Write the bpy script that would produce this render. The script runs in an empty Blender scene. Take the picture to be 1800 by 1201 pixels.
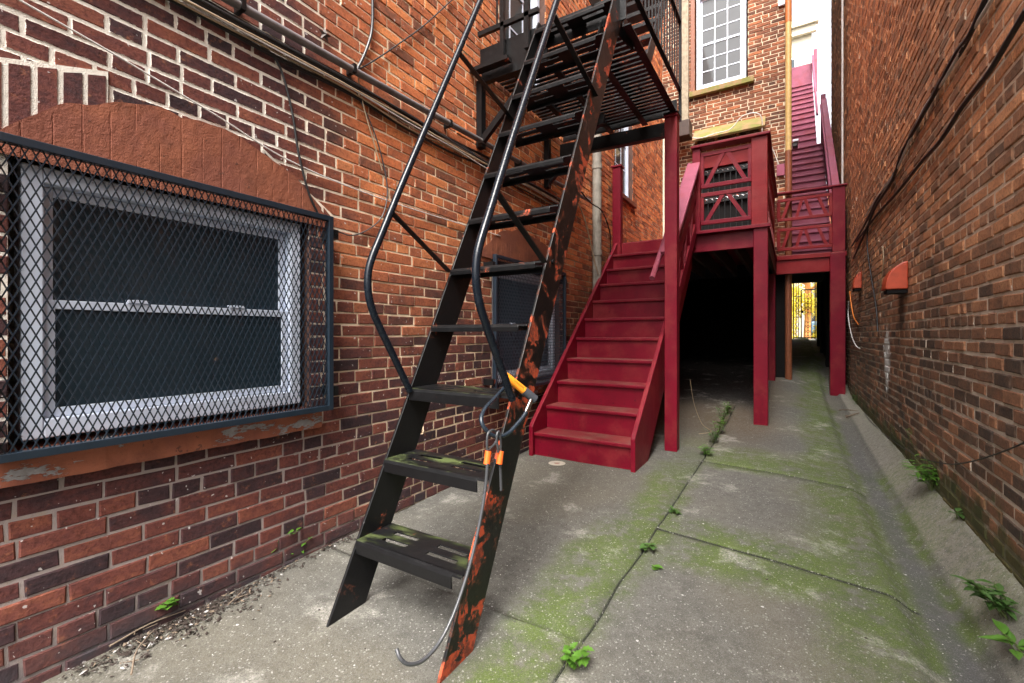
import bpy, math, random
import numpy as np
from mathutils import Vector, noise as mnoise

# ------------------------------------------------------------------ camera, sky, sun, exposure
scn = bpy.context.scene
TH = math.radians(31.75); S_, C_ = math.sin(TH), math.cos(TH)
F_, HZ, CZ = 800.0, 589.0, 1.19
cam_d = bpy.data.cameras.new('camera'); cam = bpy.data.objects.new('camera', cam_d)
scn.collection.objects.link(cam)
cam.location = (0, 0, CZ); cam.rotation_euler = (math.pi/2, 0, TH)
cam_d.sensor_width = 36; cam_d.lens = 16.0
cam_d.shift_y = -11.5/1800; cam_d.clip_start = 0.02; cam_d.clip_end = 500
scn.camera = cam

SUN_EL, SUN_AZ = math.radians(58), math.radians(163)       # azimuth clockwise from +Y
w = bpy.data.worlds.new('World'); scn.world = w; w.use_nodes = True
wn = w.node_tree.nodes; wl = w.node_tree.links
sky = wn.new('ShaderNodeTexSky'); sky.sky_type = 'NISHITA'; sky.sun_disc = False
sky.sun_elevation = SUN_EL; sky.sun_rotation = SUN_AZ
sky.air_density = 1.0; sky.dust_density = 8.0; sky.ozone_density = 1.0
bg = wn['Background']; bg.inputs['Strength'].default_value = 0.15
hs = wn.new('ShaderNodeHueSaturation'); hs.inputs['Saturation'].default_value = .3; hs.inputs['Value'].default_value = 1.5
wl.new(sky.outputs['Color'], hs.inputs['Color']); wl.new(hs.outputs['Color'], bg.inputs['Color'])    # hazy white overcast
sd = bpy.data.lights.new('sun', 'SUN'); sd.energy = 1.0; sd.angle = math.radians(24); sd.color = (1.0, 0.93, 0.84)
sun = bpy.data.objects.new('sun', sd); scn.collection.objects.link(sun)
sdir = Vector((math.sin(SUN_AZ)*math.cos(SUN_EL), math.cos(SUN_AZ)*math.cos(SUN_EL), math.sin(SUN_EL)))
sun.rotation_euler = sdir.to_track_quat('Z', 'Y').to_euler(); sun.location = (0, 0, 20)
vs = scn.view_settings
vs.view_transform = 'Standard'; vs.look = 'None'; vs.gamma = 1; vs.exposure = 1.68
try: vs.use_curve_mapping = False
except Exception: pass
scn.cycles.max_bounces = 10; scn.cycles.diffuse_bounces = 6
scn.cycles.use_denoising = True

# ------------------------------------------------------------------ helpers
rng = random.Random(7)
def ray(u, v):
    a = (u-900)/F_
    return Vector((-S_+a*C_, C_+a*S_, (HZ-v)/F_))
O_ = Vector((0, 0, CZ))
def on_x(u, v, X): r = ray(u, v); return O_+r*(X/r.x)
def on_y(u, v, Y): r = ray(u, v); return O_+r*(Y/r.y)
def on_z(u, v, Z): r = ray(u, v); return O_+r*((Z-CZ)/r.z)
def interp(x, pts):
    if x <= pts[0][0]: return pts[0][1]
    for (a, fa), (b, fb) in zip(pts, pts[1:]):
        if x <= b:
            t = (x-a)/(b-a); return fa+(fb-fa)*t
    return pts[-1][1]
GY = [(-8, -.05), (0, -.01), (.67, 0), (4, .07), (6.1, .13), (7.5, .26), (9.2, .45), (12, .69), (17, 1.03), (18, 1.05)]
GG = [(-8, -.07), (2, -.035), (3, -.02), (6, .05), (8.8, .19), (10.5, .5), (12, .66), (17, 1.02), (18, 1.05)]
def ground(x, y):
    b = interp(y, GY); g = interp(y, GG); wb = max(.2, g+.02) if y < 9.4 else max(g+.02, .28)
    s = lambda t: max(0, min(1, t))**2*(3-2*max(0, min(1, t)))
    e = g+.045+.3*max(0, (b-g-.06))
    if x < -.15: z = b
    elif x < .36: z = b+(e-b)*s((x+.15)/.51)
    elif x < .46: z = e+(g-e)*s((x-.36)/.10)
    elif x < .59: z = g
    elif x < .63: z = g+.035*s((x-.59)/.04)
    else: z = g+.035+(wb-g-.035)*min(1, (x-.63)/.135)
    return z
def on_g(u, v):
    z = 0.03
    for _ in range(12):
        p = on_z(u, v, z); z = ground(p.x, p.y)
    return Vector((p.x, p.y, z))

ROOT = {}
def rootloc(o):
    while o.parent: o = o.parent
    return Vector(o.location)
class MB:
    def __init__(s): s.v = []; s.f = []; s.m = []; s.sm = []; s.mi = 0
    def add(s, vs_, fs_, smooth=False):
        n = len(s.v); s.v += [tuple(p) for p in vs_]
        for f in fs_: s.f.append([i+n for i in f]); s.m.append(s.mi); s.sm.append(smooth)
        return s
    def box(s, x0, x1, y0, y1, z0, z1):
        V = [(x, y, z) for z in (z0, z1) for y in (y0, y1) for x in (x0, x1)]
        return s.add(V, [(0, 2, 3, 1), (4, 5, 7, 6), (0, 1, 5, 4), (2, 6, 7, 3), (0, 4, 6, 2), (1, 3, 7, 5)])
    def beam(s, a, b, wd, ht, up=(0, 0, 1), o=(0, 0)):
        a = Vector(a); b = Vector(b); d = (b-a).normalized(); up = Vector(up)
        sv = d.cross(up)
        if sv.length < 1e-4: sv = d.cross(Vector((1, 0, 0)))
        sv.normalize(); uv = sv.cross(d).normalized()
        V = []
        for p in (a, b):
            for k in (-1, 1):
                for l in (-1, 1):
                    V.append(p+sv*(k*wd/2+o[0])+uv*(l*ht/2+o[1]))
        return s.add(V, [(0, 1, 3, 2), (4, 6, 7, 5), (0, 4, 5, 1), (2, 3, 7, 6), (0, 2, 6, 4), (1, 5, 7, 3)])
    def prism(s, poly, axis, a, b):
        # poly: list of 2D points; axis 'x': (y,z); 'y': (x,z); 'z': (x,y)
        def P(p, t):
            return {'x': (t, p[0], p[1]), 'y': (p[0], t, p[1]), 'z': (p[0], p[1], t)}[axis]
        n = len(poly)
        V = [P(p, a) for p in poly]+[P(p, b) for p in poly]
        Fs = [tuple(range(n))[::-1], tuple(range(n, 2*n))]
        for i in range(n):
            j = (i+1) % n; Fs.append((i, j, n+j, n+i))
        return s.add(V, Fs)
    def tube(s, pts, r, n=8, r1=None):
        pts = [Vector(p) for p in pts]; m = len(pts)
        d0 = (pts[1]-pts[0]).normalized()
        nv = d0.orthogonal().normalized(); V = []; Fs = []
        for i, p in enumerate(pts):
            d = (pts[min(i+1, m-1)]-pts[max(i-1, 0)]).normalized()
            nv = (nv-d*nv.dot(d)).normalized(); bv = d.cross(nv)
            rr = r if r1 is None else r+(r1-r)*i/(m-1)
            for k in range(n):
                a = 2*math.pi*k/n
                V.append(p+nv*math.cos(a)*rr+bv*math.sin(a)*rr)
        for i in range(m-1):
            for k in range(n):
                l = (k+1) % n
                Fs.append((i*n+k, i*n+l, (i+1)*n+l, (i+1)*n+k))
        s.add(V, Fs, True)
        s.add(V[:n], [tuple(range(n))[::-1]]); s.add(V[-n:], [tuple(range(n))])
        return s
    def build(s, name, mats, parent=None, bevel=0, recalc=True):
        me = bpy.data.meshes.new(name)
        off = rootloc(parent) if parent else Vector((0, 0, 0))
        me.from_pydata([(p[0]-off.x, p[1]-off.y, p[2]-off.z) for p in s.v], [], s.f)
        if not isinstance(mats, (list, tuple)): mats = [mats]
        for m in mats: me.materials.append(m)
        me.polygons.foreach_set('material_index', s.m)
        me.polygons.foreach_set('use_smooth', s.sm)
        if recalc:
            import bmesh
            bm = bmesh.new(); bm.from_mesh(me); bmesh.ops.recalc_face_normals(bm, faces=bm.faces); bm.to_mesh(me); bm.free()
        me.update()
        o = bpy.data.objects.new(name, me); scn.collection.objects.link(o)
        if parent: o.parent = parent
        if bevel:
            b = o.modifiers.new('bevel', 'BEVEL'); b.width = bevel; b.segments = 2; b.limit_method = 'ANGLE'
        return o
def smooth(pts, k=6):
    pts = [Vector(p) for p in pts]; out = []
    P = [pts[0]*2-pts[1]]+pts+[pts[-1]*2-pts[-2]]
    for i in range(1, len(P)-2):
        a, b, c, d = P[i-1:i+3]
        for j in range(k):
            t = j/k
            out.append(.5*((2*b)+(c-a)*t+(2*a-5*b+4*c-d)*t*t+(-a+3*b-3*c+d)*t**3))
    out.append(pts[-1]); return out
def tag(o, label, cat, group=None, kind=None):
    if label: o['label'] = label
    if cat: o['category'] = cat
    if group: o['group'] = group
    if kind: o['kind'] = kind
    return o
def thing(name, loc, label, cat, group=None):
    o = bpy.data.objects.new(name, None); scn.collection.objects.link(o)
    o.empty_display_size = .1; o.location = loc
    return tag(o, label, cat, group)

# ------------------------------------------------------------------ node helper
class NT:
    def __init__(s, name):
        s.mat = bpy.data.materials.new(name); s.mat.use_nodes = True
        s.t = s.mat.node_tree; s.n = s.t.nodes; s.l = s.t.links
        s.b = s.n['Principled BSDF']; s.out = s.n['Material Output']
    def _in(s, sock, val):
        if isinstance(val, (int, float)):
            try: sock.default_value = val
            except Exception: sock.default_value = (val, val, val)
        elif isinstance(val, (tuple, list)):
            sock.default_value = (*val, 1) if (len(val) == 3 and sock.type == 'RGBA') else val
        else: s.l.new(val, sock)
    def pos(s): return s.n.new('ShaderNodeNewGeometry').outputs['Position']
    def nrm(s): return s.n.new('ShaderNodeNewGeometry').outputs['Normal']
    def attr(s, name, out='Fac'):
        a = s.n.new('ShaderNodeAttribute'); a.attribute_name = name; return a.outputs[out]
    def sep(s, v):
        x = s.n.new('ShaderNodeSeparateXYZ'); s._in(x.inputs[0], v); return x.outputs
    def comb(s, x, y, z):
        c = s.n.new('ShaderNodeCombineXYZ')
        for i, q in enumerate((x, y, z)): s._in(c.inputs[i], q)
        return c.outputs[0]
    def vmul(s, v, k):
        m = s.n.new('ShaderNodeVectorMath'); m.operation = 'MULTIPLY'; s._in(m.inputs[0], v); m.inputs[1].default_value = k; return m.outputs[0]
    def noise(s, scale, detail=4, rough=.55, vec=None, dist=0):
        x = s.n.new('ShaderNodeTexNoise'); x.inputs['Scale'].default_value = scale; x.inputs['Detail'].default_value = detail
        x.inputs['Roughness'].default_value = rough; x.inputs['Distortion'].default_value = dist
        s.l.new(vec if vec is not None else s.pos(), x.inputs['Vector']); return x.outputs['Fac']
    def vor(s, scale, vec=None, feat='F1', out='Distance', rnd=1):
        x = s.n.new('ShaderNodeTexVoronoi'); x.feature = feat; x.inputs['Scale'].default_value = scale; x.inputs['Randomness'].default_value = rnd
        s.l.new(vec if vec is not None else s.pos(), x.inputs['Vector']); return x.outputs[out]
    def math(s, op, a, b=0, c=0, clamp=False):
        m = s.n.new('ShaderNodeMath'); m.operation = op; m.use_clamp = clamp
        s._in(m.inputs[0], a); s._in(m.inputs[1], b); s._in(m.inputs[2], c); return m.outputs[0]
    def step(s, x, a, b, lo=0, hi=1):
        m = s.n.new('ShaderNodeMapRange'); m.interpolation_type = 'SMOOTHSTEP'
        if a > b: a, b, lo, hi = b, a, hi, lo
        s._in(m.inputs[0], x); m.inputs[1].default_value = a; m.inputs[2].default_value = b
        m.inputs[3].default_value = lo; m.inputs[4].default_value = hi; return m.outputs[0]
    def ramp(s, fac, stops, inter='LINEAR'):
        r = s.n.new('ShaderNodeValToRGB'); cr = r.color_ramp; cr.interpolation = inter
        while len(cr.elements) < len(stops): cr.elements.new(.5)
        for e, (p, c) in zip(cr.elements, stops): e.position = p; e.color = (*c, 1)
        s.l.new(fac, r.inputs[0]); return r.outputs[0]
    def mix(s, fac, a, b, mode='MIX'):
        m = s.n.new('ShaderNodeMix'); m.data_type = 'RGBA'; m.blend_type = mode
        s._in(m.inputs[0], fac); s._in(m.inputs[6], a); s._in(m.inputs[7], b); return m.outputs[2]
    def bump(s, h, dist=.002, strength=1, nrm=None):
        b = s.n.new('ShaderNodeBump'); b.inputs['Distance'].default_value = dist; b.inputs['Strength'].default_value = strength
        s.l.new(h, b.inputs['Height'])
        if nrm is not None: s.l.new(nrm, b.inputs['Normal'])
        s.l.new(b.outputs[0], s.b.inputs['Normal']); return b.outputs[0]
    def set(s, color=None, rough=None, metal=None, spec=None):
        if color is not None: s._in(s.b.inputs['Base Color'], color)
        if rough is not None: s._in(s.b.inputs['Roughness'], rough)
        if metal is not None: s._in(s.b.inputs['Metallic'], metal)
        if spec is not None: s._in(s.b.inputs['Specular IOR Level'], spec)
        return s.mat

HH = .0295
def brick_mat(name, rampA, rampB, zone, thr, mort, extra=None):
    t = NT(name); tone = t.attr('tone'); bl = t.attr('bl', 'Vector'); L = t.sep(bl)
    n2 = t.noise(9, 3); n3 = t.noise(70, 6, .7); n4 = t.noise(300, 3, .6)
    tn = t.math('ADD', tone, t.math('MULTIPLY', t.math('SUBTRACT', n2, .5), .6)); tn = t.math('ADD', tn, t.math('MULTIPLY', t.math('SUBTRACT', t.noise(26, 5, .65, t.vmul(t.pos(), (1, .6, 1.3))), .5), .9))
    a = t.ramp(tn, rampA); b = t.ramp(tn, rampB)
    col = t.mix(zone(t), a, b)
    col = t.mix(t.step(n3, .42, .75, 0, .75), col, t.mix(1, col, (.25, .2, .2), 'MULTIPLY'))
    col = t.mix(t.step(t.noise(22, 5, .7), .58, .74, 0, .35), col, (.42, .16, .07))
    col = t.mix(t.step(n4, .66, .76, 0, .28), col, (.5, .42, .36))
    ed = t.math('MINIMUM', t.math('SUBTRACT', L[2], t.math('ABSOLUTE', L[0])), t.math('SUBTRACT', HH, t.math('ABSOLUTE', L[1])))
    ed = t.math('ADD', ed, t.math('MULTIPLY', t.math('SUBTRACT', t.noise(42, 6, .72), .5), .014))
    th = thr(t)
    sm = t.step(t.math('SUBTRACT', ed, th), .0012, -.0008)
    mc = mort(t)
    col = t.mix(sm, col, mc)
    ht = t.math('ADD', t.math('MULTIPLY', n3, 1.2), t.math('MULTIPLY', n2, .7))
    ht = t.math('ADD', ht, t.math('MULTIPLY', n4, .25))
    if extra: col = extra(t, col)
    t.bump(ht, .004, .8)
    return t.set(col, .88, spec=.25)
def mortar_mat(name, mort, extra=None):
    t = NT(name); c = mort(t)
    if extra: c = extra(t, c)
    t.bump(t.math('ADD', t.noise(60, 5, .7), t.noise(300, 3)), .004, .8)
    return t.set(c, .95, spec=.2)

# ------------------------------------------------------------------ brick wall builder
def brick_wall(name, o, ud, nd, u0, u1, z0, z1, opens, mats, parent, seed, phase=0, course=.0675, blen=.232, j=.0125, relief=.006, back=.28, hdr=6, backmass=True, flush=None):
    R = random.Random(seed); o = Vector(o); ud = Vector(ud); nd = Vector(nd)
    V = []; Fc = []; Mi = []; TN = []; BL = []
    def P(u, z, d): q = o+ud*u+nd*d; return (q.x, q.y, q.z+z)
    us = sorted(set([u0, u1]+[q for op in opens for q in op[:2] if u0 < q < u1]))
    zs = sorted(set([z0, z1]+[q for op in opens for q in op[2:4] if z0 < q < z1]))
    for a, b in zip(us, us[1:]):
        for c, d in zip(zs, zs[1:]):
            mu, mz = (a+b)/2, (c+d)/2
            if any(p[0] < mu < p[1] and p[2] < mz < p[3] for p in opens): continue
            n = len(V); V += [P(a, c, 0), P(b, c, 0), P(b, d, 0), P(a, d, 0)]
            Fc.append((n, n+1, n+2, n+3)); Mi.append(1); TN += [0]*4; BL += [(0, 0, 1)]*4
    for (a, b, c, d, *dep) in opens:
        D = dep[0] if dep else .14
        for (p, q, r, s_) in (((a, c), (a, d), 0, 0), ((b, d), (b, c), 0, 0), ((a, d), (b, d), 0, 0), ((b, c), (a, c), 0, 0)):
            n = len(V); V += [P(*p, .004), P(*q, .004), P(*q, -D), P(*p, -D)]
            Fc.append((n, n+1, n+2, n+3)); Mi.append(2 if len(mats) > 2 else 1); TN += [0]*4; BL += [(0, 0, 1)]*4
    if backmass:
        n = len(V); bw = -back
        V += [P(u0, z0, 0), P(u1, z0, 0), P(u1, z1, 0), P(u0, z1, 0), P(u0, z0, bw), P(u1, z0, bw), P(u1, z1, bw), P(u0, z1, bw)]
        for f in ((0, 4, 5, 1), (2, 6, 7, 3), (1, 5, 6, 2), (0, 3, 7, 4), (4, 7, 6, 5)):
            Fc.append(tuple(n+i for i in f)); Mi.append(1)
        TN += [0]*8; BL += [(0, 0, 1)]*8
    nr = int((z1-z0)/course)
    for r in range(nr):
        zc = z0+(r+.5)*course
        hd = (r+phase) % hdr == 0
        L = blen/2 if hd else blen
        sh = R.uniform(-.012, .012)-(L*.5 if (r % 2 and not hd) else (L*.25 if hd else 0)); u = u0+sh-L
        while u < u1:
            l = L*(1+R.uniform(-.03, .03)); l += (u0+ (round((u+l-u0-sh)/L))*L+sh-(u+l))*.5
            if not hd and R.random() < .07: segs = [(max(u, u0), min(u+l/2, u1)), (max(u+l/2, u0), min(u+l, u1))]
            else: segs = [(max(u, u0), min(u+l, u1))]
            segs = [q for q in segs if q[1] > q[0]]
            u += l
            for (a, b, c, d, *dep) in opens:
                if c < zc < d:
                    ns = []
                    for (p, q) in segs:
                        if q <= a or p >= b: ns.append((p, q)); continue
                        if p < a: ns.append((p, a+.006))
                        if q > b: ns.append((b-.006, q))
                    segs = ns
            for (p, q) in segs:
                if q-p < .035: continue
                tone = min(1, max(0, R.betavariate(1.6, 1.7)))
                jj = j*R.uniform(.7, 1.35)
                hw = (q-p-jj)/2; hh = (course-j*R.uniform(.75, 1.3))/2
                cu = (p+q)/2; cz = zc+R.uniform(-.0015, .0015)
                fl = flush(cu, cz) if flush else 1; rl = max(.0026, relief*fl+R.uniform(-.0025, .003)*(.25+.75*fl)); n = len(V); tl = R.uniform(-.0025, .0025)*max(0, fl-.25)/.75*min(1, rl/.004); tz = R.uniform(-.0012, .0012)
                bev = .0045
                ring = []
                for (sx, sz) in ((-1, -1), (1, -1), (1, 1), (-1, 1)):
                    ring.append((sx, sz, R.uniform(-.0022, .0022), R.uniform(-.0018, .0018)))
                for k, (ins, dd) in enumerate(((bev, rl), (0, rl-bev*.8), (-.001, -.006))):
                    for (sx, sz, ju, jz) in ring:
                        x = sx*(hw-ins)+ju; z = sz*(hh-ins)+jz+sx*tz
                        V.append(P(cu+x, cz+z, dd+sx*tl*(k < 2))); BL.append((x, z, hw)); TN.append(tone)
                Fc.append((n, n+1, n+2, n+3)); Mi.append(0)
                for k in (0, 4):
                    for a in range(4):
                        b = (a+1) % 4
                        Fc.append((n+k+a, n+k+4+a, n+k+4+b, n+k+b)); Mi.append(0)
    off = rootloc(parent) if parent else Vector((0, 0, 0))
    me = bpy.data.meshes.new(name)
    A = np.array(V)-np.array(off)
    me.from_pydata(A.tolist(), [], Fc)
    for m in mats: me.materials.append(m)
    me.polygons.foreach_set('material_index', Mi)
    at = me.attributes.new('tone', 'FLOAT', 'POINT'); at.data.foreach_set('value', np.array(TN, dtype=np.float32))
    at = me.attributes.new('bl', 'FLOAT_VECTOR', 'POINT'); at.data.foreach_set('vector', np.array(BL, dtype=np.float32).ravel())
    import bmesh
    flip = ud.cross(Vector((0, 0, 1))).dot(nd) < 0
    if flip: me.flip_normals()
    me.update()
    ob = bpy.data.objects.new(name, me); scn.collection.objects.link(ob); ob.parent = parent
    return ob

# ------------------------------------------------------------------ materials
def simple(name, col, rough=.5, metal=0, spec=.5, var=.25, sc=20, bump=.0006, bsc=60):
    t = NT(name); n = t.noise(sc, 5, .6)
    c = t.mix(t.step(n, .35, .7, 0, var), col, tuple(x*.45 for x in col))
    r = t.math('ADD', rough, t.math('MULTIPLY', t.math('SUBTRACT', t.noise(sc*2, 3), .5), .2))
    if bump: t.bump(t.noise(bsc, 4), bump, .6)
    return t.set(c, r, metal, spec)

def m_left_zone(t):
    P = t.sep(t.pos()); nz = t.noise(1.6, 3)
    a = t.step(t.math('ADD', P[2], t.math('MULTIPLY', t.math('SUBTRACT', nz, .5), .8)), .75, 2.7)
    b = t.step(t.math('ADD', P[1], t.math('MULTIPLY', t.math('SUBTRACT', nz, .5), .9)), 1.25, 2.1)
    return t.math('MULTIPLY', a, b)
def m_left_thr(t):
    P = t.sep(t.pos()); nz = t.noise(2.2, 3)
    up = t.step(t.math('ADD', P[2], t.math('MULTIPLY', t.math('SUBTRACT', nz, .5), .5)), 1.6, 1.95)
    nr = t.step(t.math('ADD', P[1], t.math('MULTIPLY', t.math('SUBTRACT', nz, .5), .6)), 1.75, 1.35)
    big = t.math('MULTIPLY', up, nr)
    pat = t.step(t.noise(3.1, 4, .6), .63, .68, 0, .6)
    return t.math('SUBTRACT', t.math('MAXIMUM', t.math('MULTIPLY', big, .0058), t.math('MULTIPLY', pat, .009)), .003)
def m_left_mort(t):
    P = t.sep(t.pos())
    near = t.step(P[1], 2.0, 1.2)
    c = t.mix(near, (.74, .60, .42), (.66, .62, .55))
    c = t.mix(t.math('MULTIPLY', t.step(P[2], 1.1, .6, 0, .85), t.step(P[1], 2.3, 1.5)), c, (.20, .155, .15))
    c = t.mix(t.step(P[1], 3.0, 5.0, 0, .6), c, (.25, .20, .13))
    return t.mix(t.step(t.noise(30, 5, .7), .45, .8, 0, .6), c, (.30, .23, .16))
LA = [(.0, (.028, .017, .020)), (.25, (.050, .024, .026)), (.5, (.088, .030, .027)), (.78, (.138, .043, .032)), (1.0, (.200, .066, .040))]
LB = [(.0, (0.1949, 0.0757, 0.0437)), (.3, (0.3898, 0.1192, 0.0524)), (.6, (0.5962, 0.1789, 0.0654)), (1.0, (0.7371, 0.2752, 0.0983))]  # oranger brick higher up, with warm bounced light put into the tint
def left_extra(t, c):
    P = t.sep(t.pos())
    # darker towards the foot of the wall, and white flecks
    c = t.mix(t.math('MULTIPLY', t.step(P[2], .22, .02), t.step(t.noise(5, 4), .3, .6, .2, .85)), c, (.035, .033, .038))
    c = t.mix(t.step(t.noise(45, 2, .4), .715, .735, 0, .6), c, (.55, .52, .5))
    return c
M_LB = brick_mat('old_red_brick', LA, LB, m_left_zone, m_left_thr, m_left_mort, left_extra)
M_LM = mortar_mat('old_lime_mortar', m_left_mort, left_extra)
M_REV = simple('painted_brick_reveal', (.10, .045, .03), .8, var=.7, sc=14, bump=.003, bsc=30)

VH = on_x(1590, 500, .775)
WS = on_x(1560, 620, .775)
def right_extra(t, c):
    P = t.sep(t.pos()); nz = t.noise(5, 4, .65)
    moss = t.step(t.math('SUBTRACT', P[2], t.math('MULTIPLY', nz, .75)), .06, -.12, 0, .8)
    c = t.mix(moss, c, t.mix(t.noise(18, 4), (.022, .03, .008), (.06, .075, .018)))
    # white paint run
    dy = t.math('ABSOLUTE', t.math('SUBTRACT', P[1], WS.y))
    wz = t.math('MULTIPLY', t.step(P[2], WS.z+.32, WS.z+.06), t.step(P[2], WS.z-.6, WS.z-.05))
    wd = t.math('SUBTRACT', t.math('MULTIPLY', wz, .2), dy)
    st = t.noise(9, 5, .7, t.vmul(t.pos(), (1, 3.5, .7)))
    wm = t.step(t.math('ADD', wd, t.math('MULTIPLY', t.math('SUBTRACT', st, .5), .55)), .02, .10, 0, .85)
    c = t.mix(wm, c, (.62, .62, .60))
    # soot run below the vent hood, with the hood's shadow painted in
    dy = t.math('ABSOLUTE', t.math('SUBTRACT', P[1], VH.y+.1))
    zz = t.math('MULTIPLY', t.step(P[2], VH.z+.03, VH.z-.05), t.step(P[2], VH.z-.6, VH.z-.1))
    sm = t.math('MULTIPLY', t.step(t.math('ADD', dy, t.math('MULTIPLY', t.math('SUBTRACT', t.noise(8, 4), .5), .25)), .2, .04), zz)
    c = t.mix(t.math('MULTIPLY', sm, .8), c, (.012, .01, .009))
    c = t.mix(t.step(t.noise(1.1, 4, .6), .5, .68, 0, .3), c, t.mix(1, c, (.55, .5, .46), 'MULTIPLY'))
    return c
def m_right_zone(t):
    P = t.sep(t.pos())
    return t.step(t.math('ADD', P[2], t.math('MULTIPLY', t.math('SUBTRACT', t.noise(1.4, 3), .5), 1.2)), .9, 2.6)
def m_right_mort(t):
    P = t.sep(t.pos())
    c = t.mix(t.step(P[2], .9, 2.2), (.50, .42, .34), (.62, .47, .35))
    return t.mix(t.step(t.noise(14, 5, .7), .45, .8, 0, .7), c, (.16, .115, .08))
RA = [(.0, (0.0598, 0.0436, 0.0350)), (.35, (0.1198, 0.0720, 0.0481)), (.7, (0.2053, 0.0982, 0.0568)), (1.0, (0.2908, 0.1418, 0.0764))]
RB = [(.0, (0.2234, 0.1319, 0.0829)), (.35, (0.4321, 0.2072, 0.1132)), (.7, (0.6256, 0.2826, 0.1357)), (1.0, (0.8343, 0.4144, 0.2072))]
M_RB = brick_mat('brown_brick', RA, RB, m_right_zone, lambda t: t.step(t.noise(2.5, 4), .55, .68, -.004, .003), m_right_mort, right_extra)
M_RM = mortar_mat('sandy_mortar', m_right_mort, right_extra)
FA = [(.0, (0.0810, 0.0405, 0.0270)), (.4, (0.1755, 0.0675, 0.0365)), (.75, (0.2700, 0.0945, 0.0446)), (1.0, (0.3645, 0.1350, 0.0607))]
M_FB = brick_mat('rear_brick', FA, FA, lambda t: t.step(t.noise(1), .4, .6), lambda t: t.math('MULTIPLY', t.noise(2), -.002), lambda t: t.mix(t.noise(8), (.68, .58, .43), (.5, .42, .3)))
M_FM = mortar_mat('rear_mortar', lambda t: t.mix(t.noise(8), (.68, .58, .43), (.5, .42, .3)))
M_DARK = simple('shade_black_masonry', (.012, .011, .011), .95, var=.3, spec=.1)  # near-black stands in for deep shade in the passage and recess

def iron(name, peel, moss=False, glossy=.36, base0=(.006, .006, .0065)):
    t = NT(name); p = t.pos(); n = t.noise(6, 8, .66, None, .5); n2 = t.noise(30, 5, .65)
    base = t.mix(t.step(n2, .5, .75, 0, .6), base0, tuple(q*1.7 for q in base0))
    nn = t.math('ADD', n, t.math('MULTIPLY', t.math('SUBTRACT', n2, .5), .2)); rust = t.step(nn, peel, peel+.012)
    col = t.mix(rust, base, t.mix(t.step(t.noise(19, 5, .7), .42, .62), (.46, .075, .028), (.13, .035, .02)))
    col = t.mix(t.math('MULTIPLY', t.step(nn, peel-.05, peel), t.math('SUBTRACT', 1, rust)), col, (.055, .022, .014))
    chip = t.step(t.noise(26, 4, .75), .685, .70, 0, .5)
    col = t.mix(t.math('MULTIPLY', chip, .35), col, (.16, .15, .145))
    rough = t.math('ADD', t.math('MULTIPLY', rust, .5), t.math('ADD', glossy, t.math('MULTIPLY', t.math('SUBTRACT', n2, .5), .35)))
    if moss:
        N = t.sep(t.nrm())
        mm = t.math('MULTIPLY', t.step(N[2], .75, .95), t.step(t.noise(7, 5, .65, t.vmul(t.pos(), (.45, 1, 1))), .50, .70, 0, .8))
        col = t.mix(mm, col, t.mix(n2, (.045, .065, .012), (.10, .125, .04))); rough = t.math('ADD', rough, t.math('MULTIPLY', mm, .6))
    t.bump(t.math('ADD', t.math('MULTIPLY', rust, -.8), n2), .0016, .7)
    return t.set(col, rough, 0, .3)
M_IR = iron('black_iron_paint', .66); M_IRP = iron('peeling_iron_paint', .543); M_IRM = iron('mossy_iron_paint', .70, True); M_IRC = iron('clean_iron_paint', .80, glossy=.26, base0=(.006, .009, .014))
M_GRL = simple('sky_tinted_black_paint', (.010, .018, .028), .35, var=.3, bump=.0003)  # black paint with the blue of reflected sky put into its colour

def redpaint(name, col, dust=.5, plank=0):
    t = NT(name); n = t.noise(6, 5, .6); n2 = t.noise(45, 5, .7)
    c = t.mix(t.step(n, .35, .7, 0, .45), col, tuple(q*.6 for q in col))
    gr = t.noise(14, 4, .6, t.vmul(t.pos(), (1, 1, .12)) if plank == 0 else t.vmul(t.pos(), (.12, 1, 1)))
    c = t.mix(t.step(gr, .55, .75, 0, .3), c, tuple(q*.45 for q in col))
    N = t.sep(t.nrm())
    d = t.math('MULTIPLY', t.step(N[2], .7, .95), t.step(t.noise(5, 4, .6), .38, .7, .1, dust))
    c = t.mix(d, c, (.23, .17, .12))
    c = t.mix(t.step(t.noise(33, 6, .75), .62, .66, 0, .8), c, tuple(q*.28+.004 for q in col))
    c = t.mix(t.step(n2, .69, .72, 0, .45), c, (.30, .14, .12))
    c = t.mix(t.step(t.noise(3.2, 5, .65), .46, .68, 0, .5), c, (.22, .03, .028))
    t.bump(t.math('ADD', gr, t.math('MULTIPLY', n2, .7)), .003, .8)
    return t.set(c, t.math('ADD', .40, t.math('ADD', t.math('MULTIPLY', d, .4), t.math('MULTIPLY', n2, .15))), 0, .22)
M_RED = redpaint('wine_red_paint', (.150, .0010, .012), .35)
M_RED2 = redpaint('brick_red_paint', (.185, .005, .008), .35, 1)
M_PINK = redpaint('faded_sky_lit_wine_paint', (.27, .07, .115), .3, 1)  # faded wine paint, with sky light on it put into the colour
M_WHITE = simple('white_vinyl', (.62, .68, .80), .35, var=.12, sc=6, bump=.0002)
M_CREAM = simple('cream_trim_paint', (.62, .55, .42), .6, var=.3)
def glass(name, col, rough=.04):
    t = NT(name); n = t.noise(3, 4)
    t.bump(t.noise(2.2, 2), .01, .05)
    return t.set(t.mix(n, col, tuple(q*1.8 for q in col)), rough, 0, .45)
M_GLASS = glass('dark_window_glass', (.013, .021, .027)); M_GLASS2 = glass('sky_lit_glass', (.045, .048, .05), .05)
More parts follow.
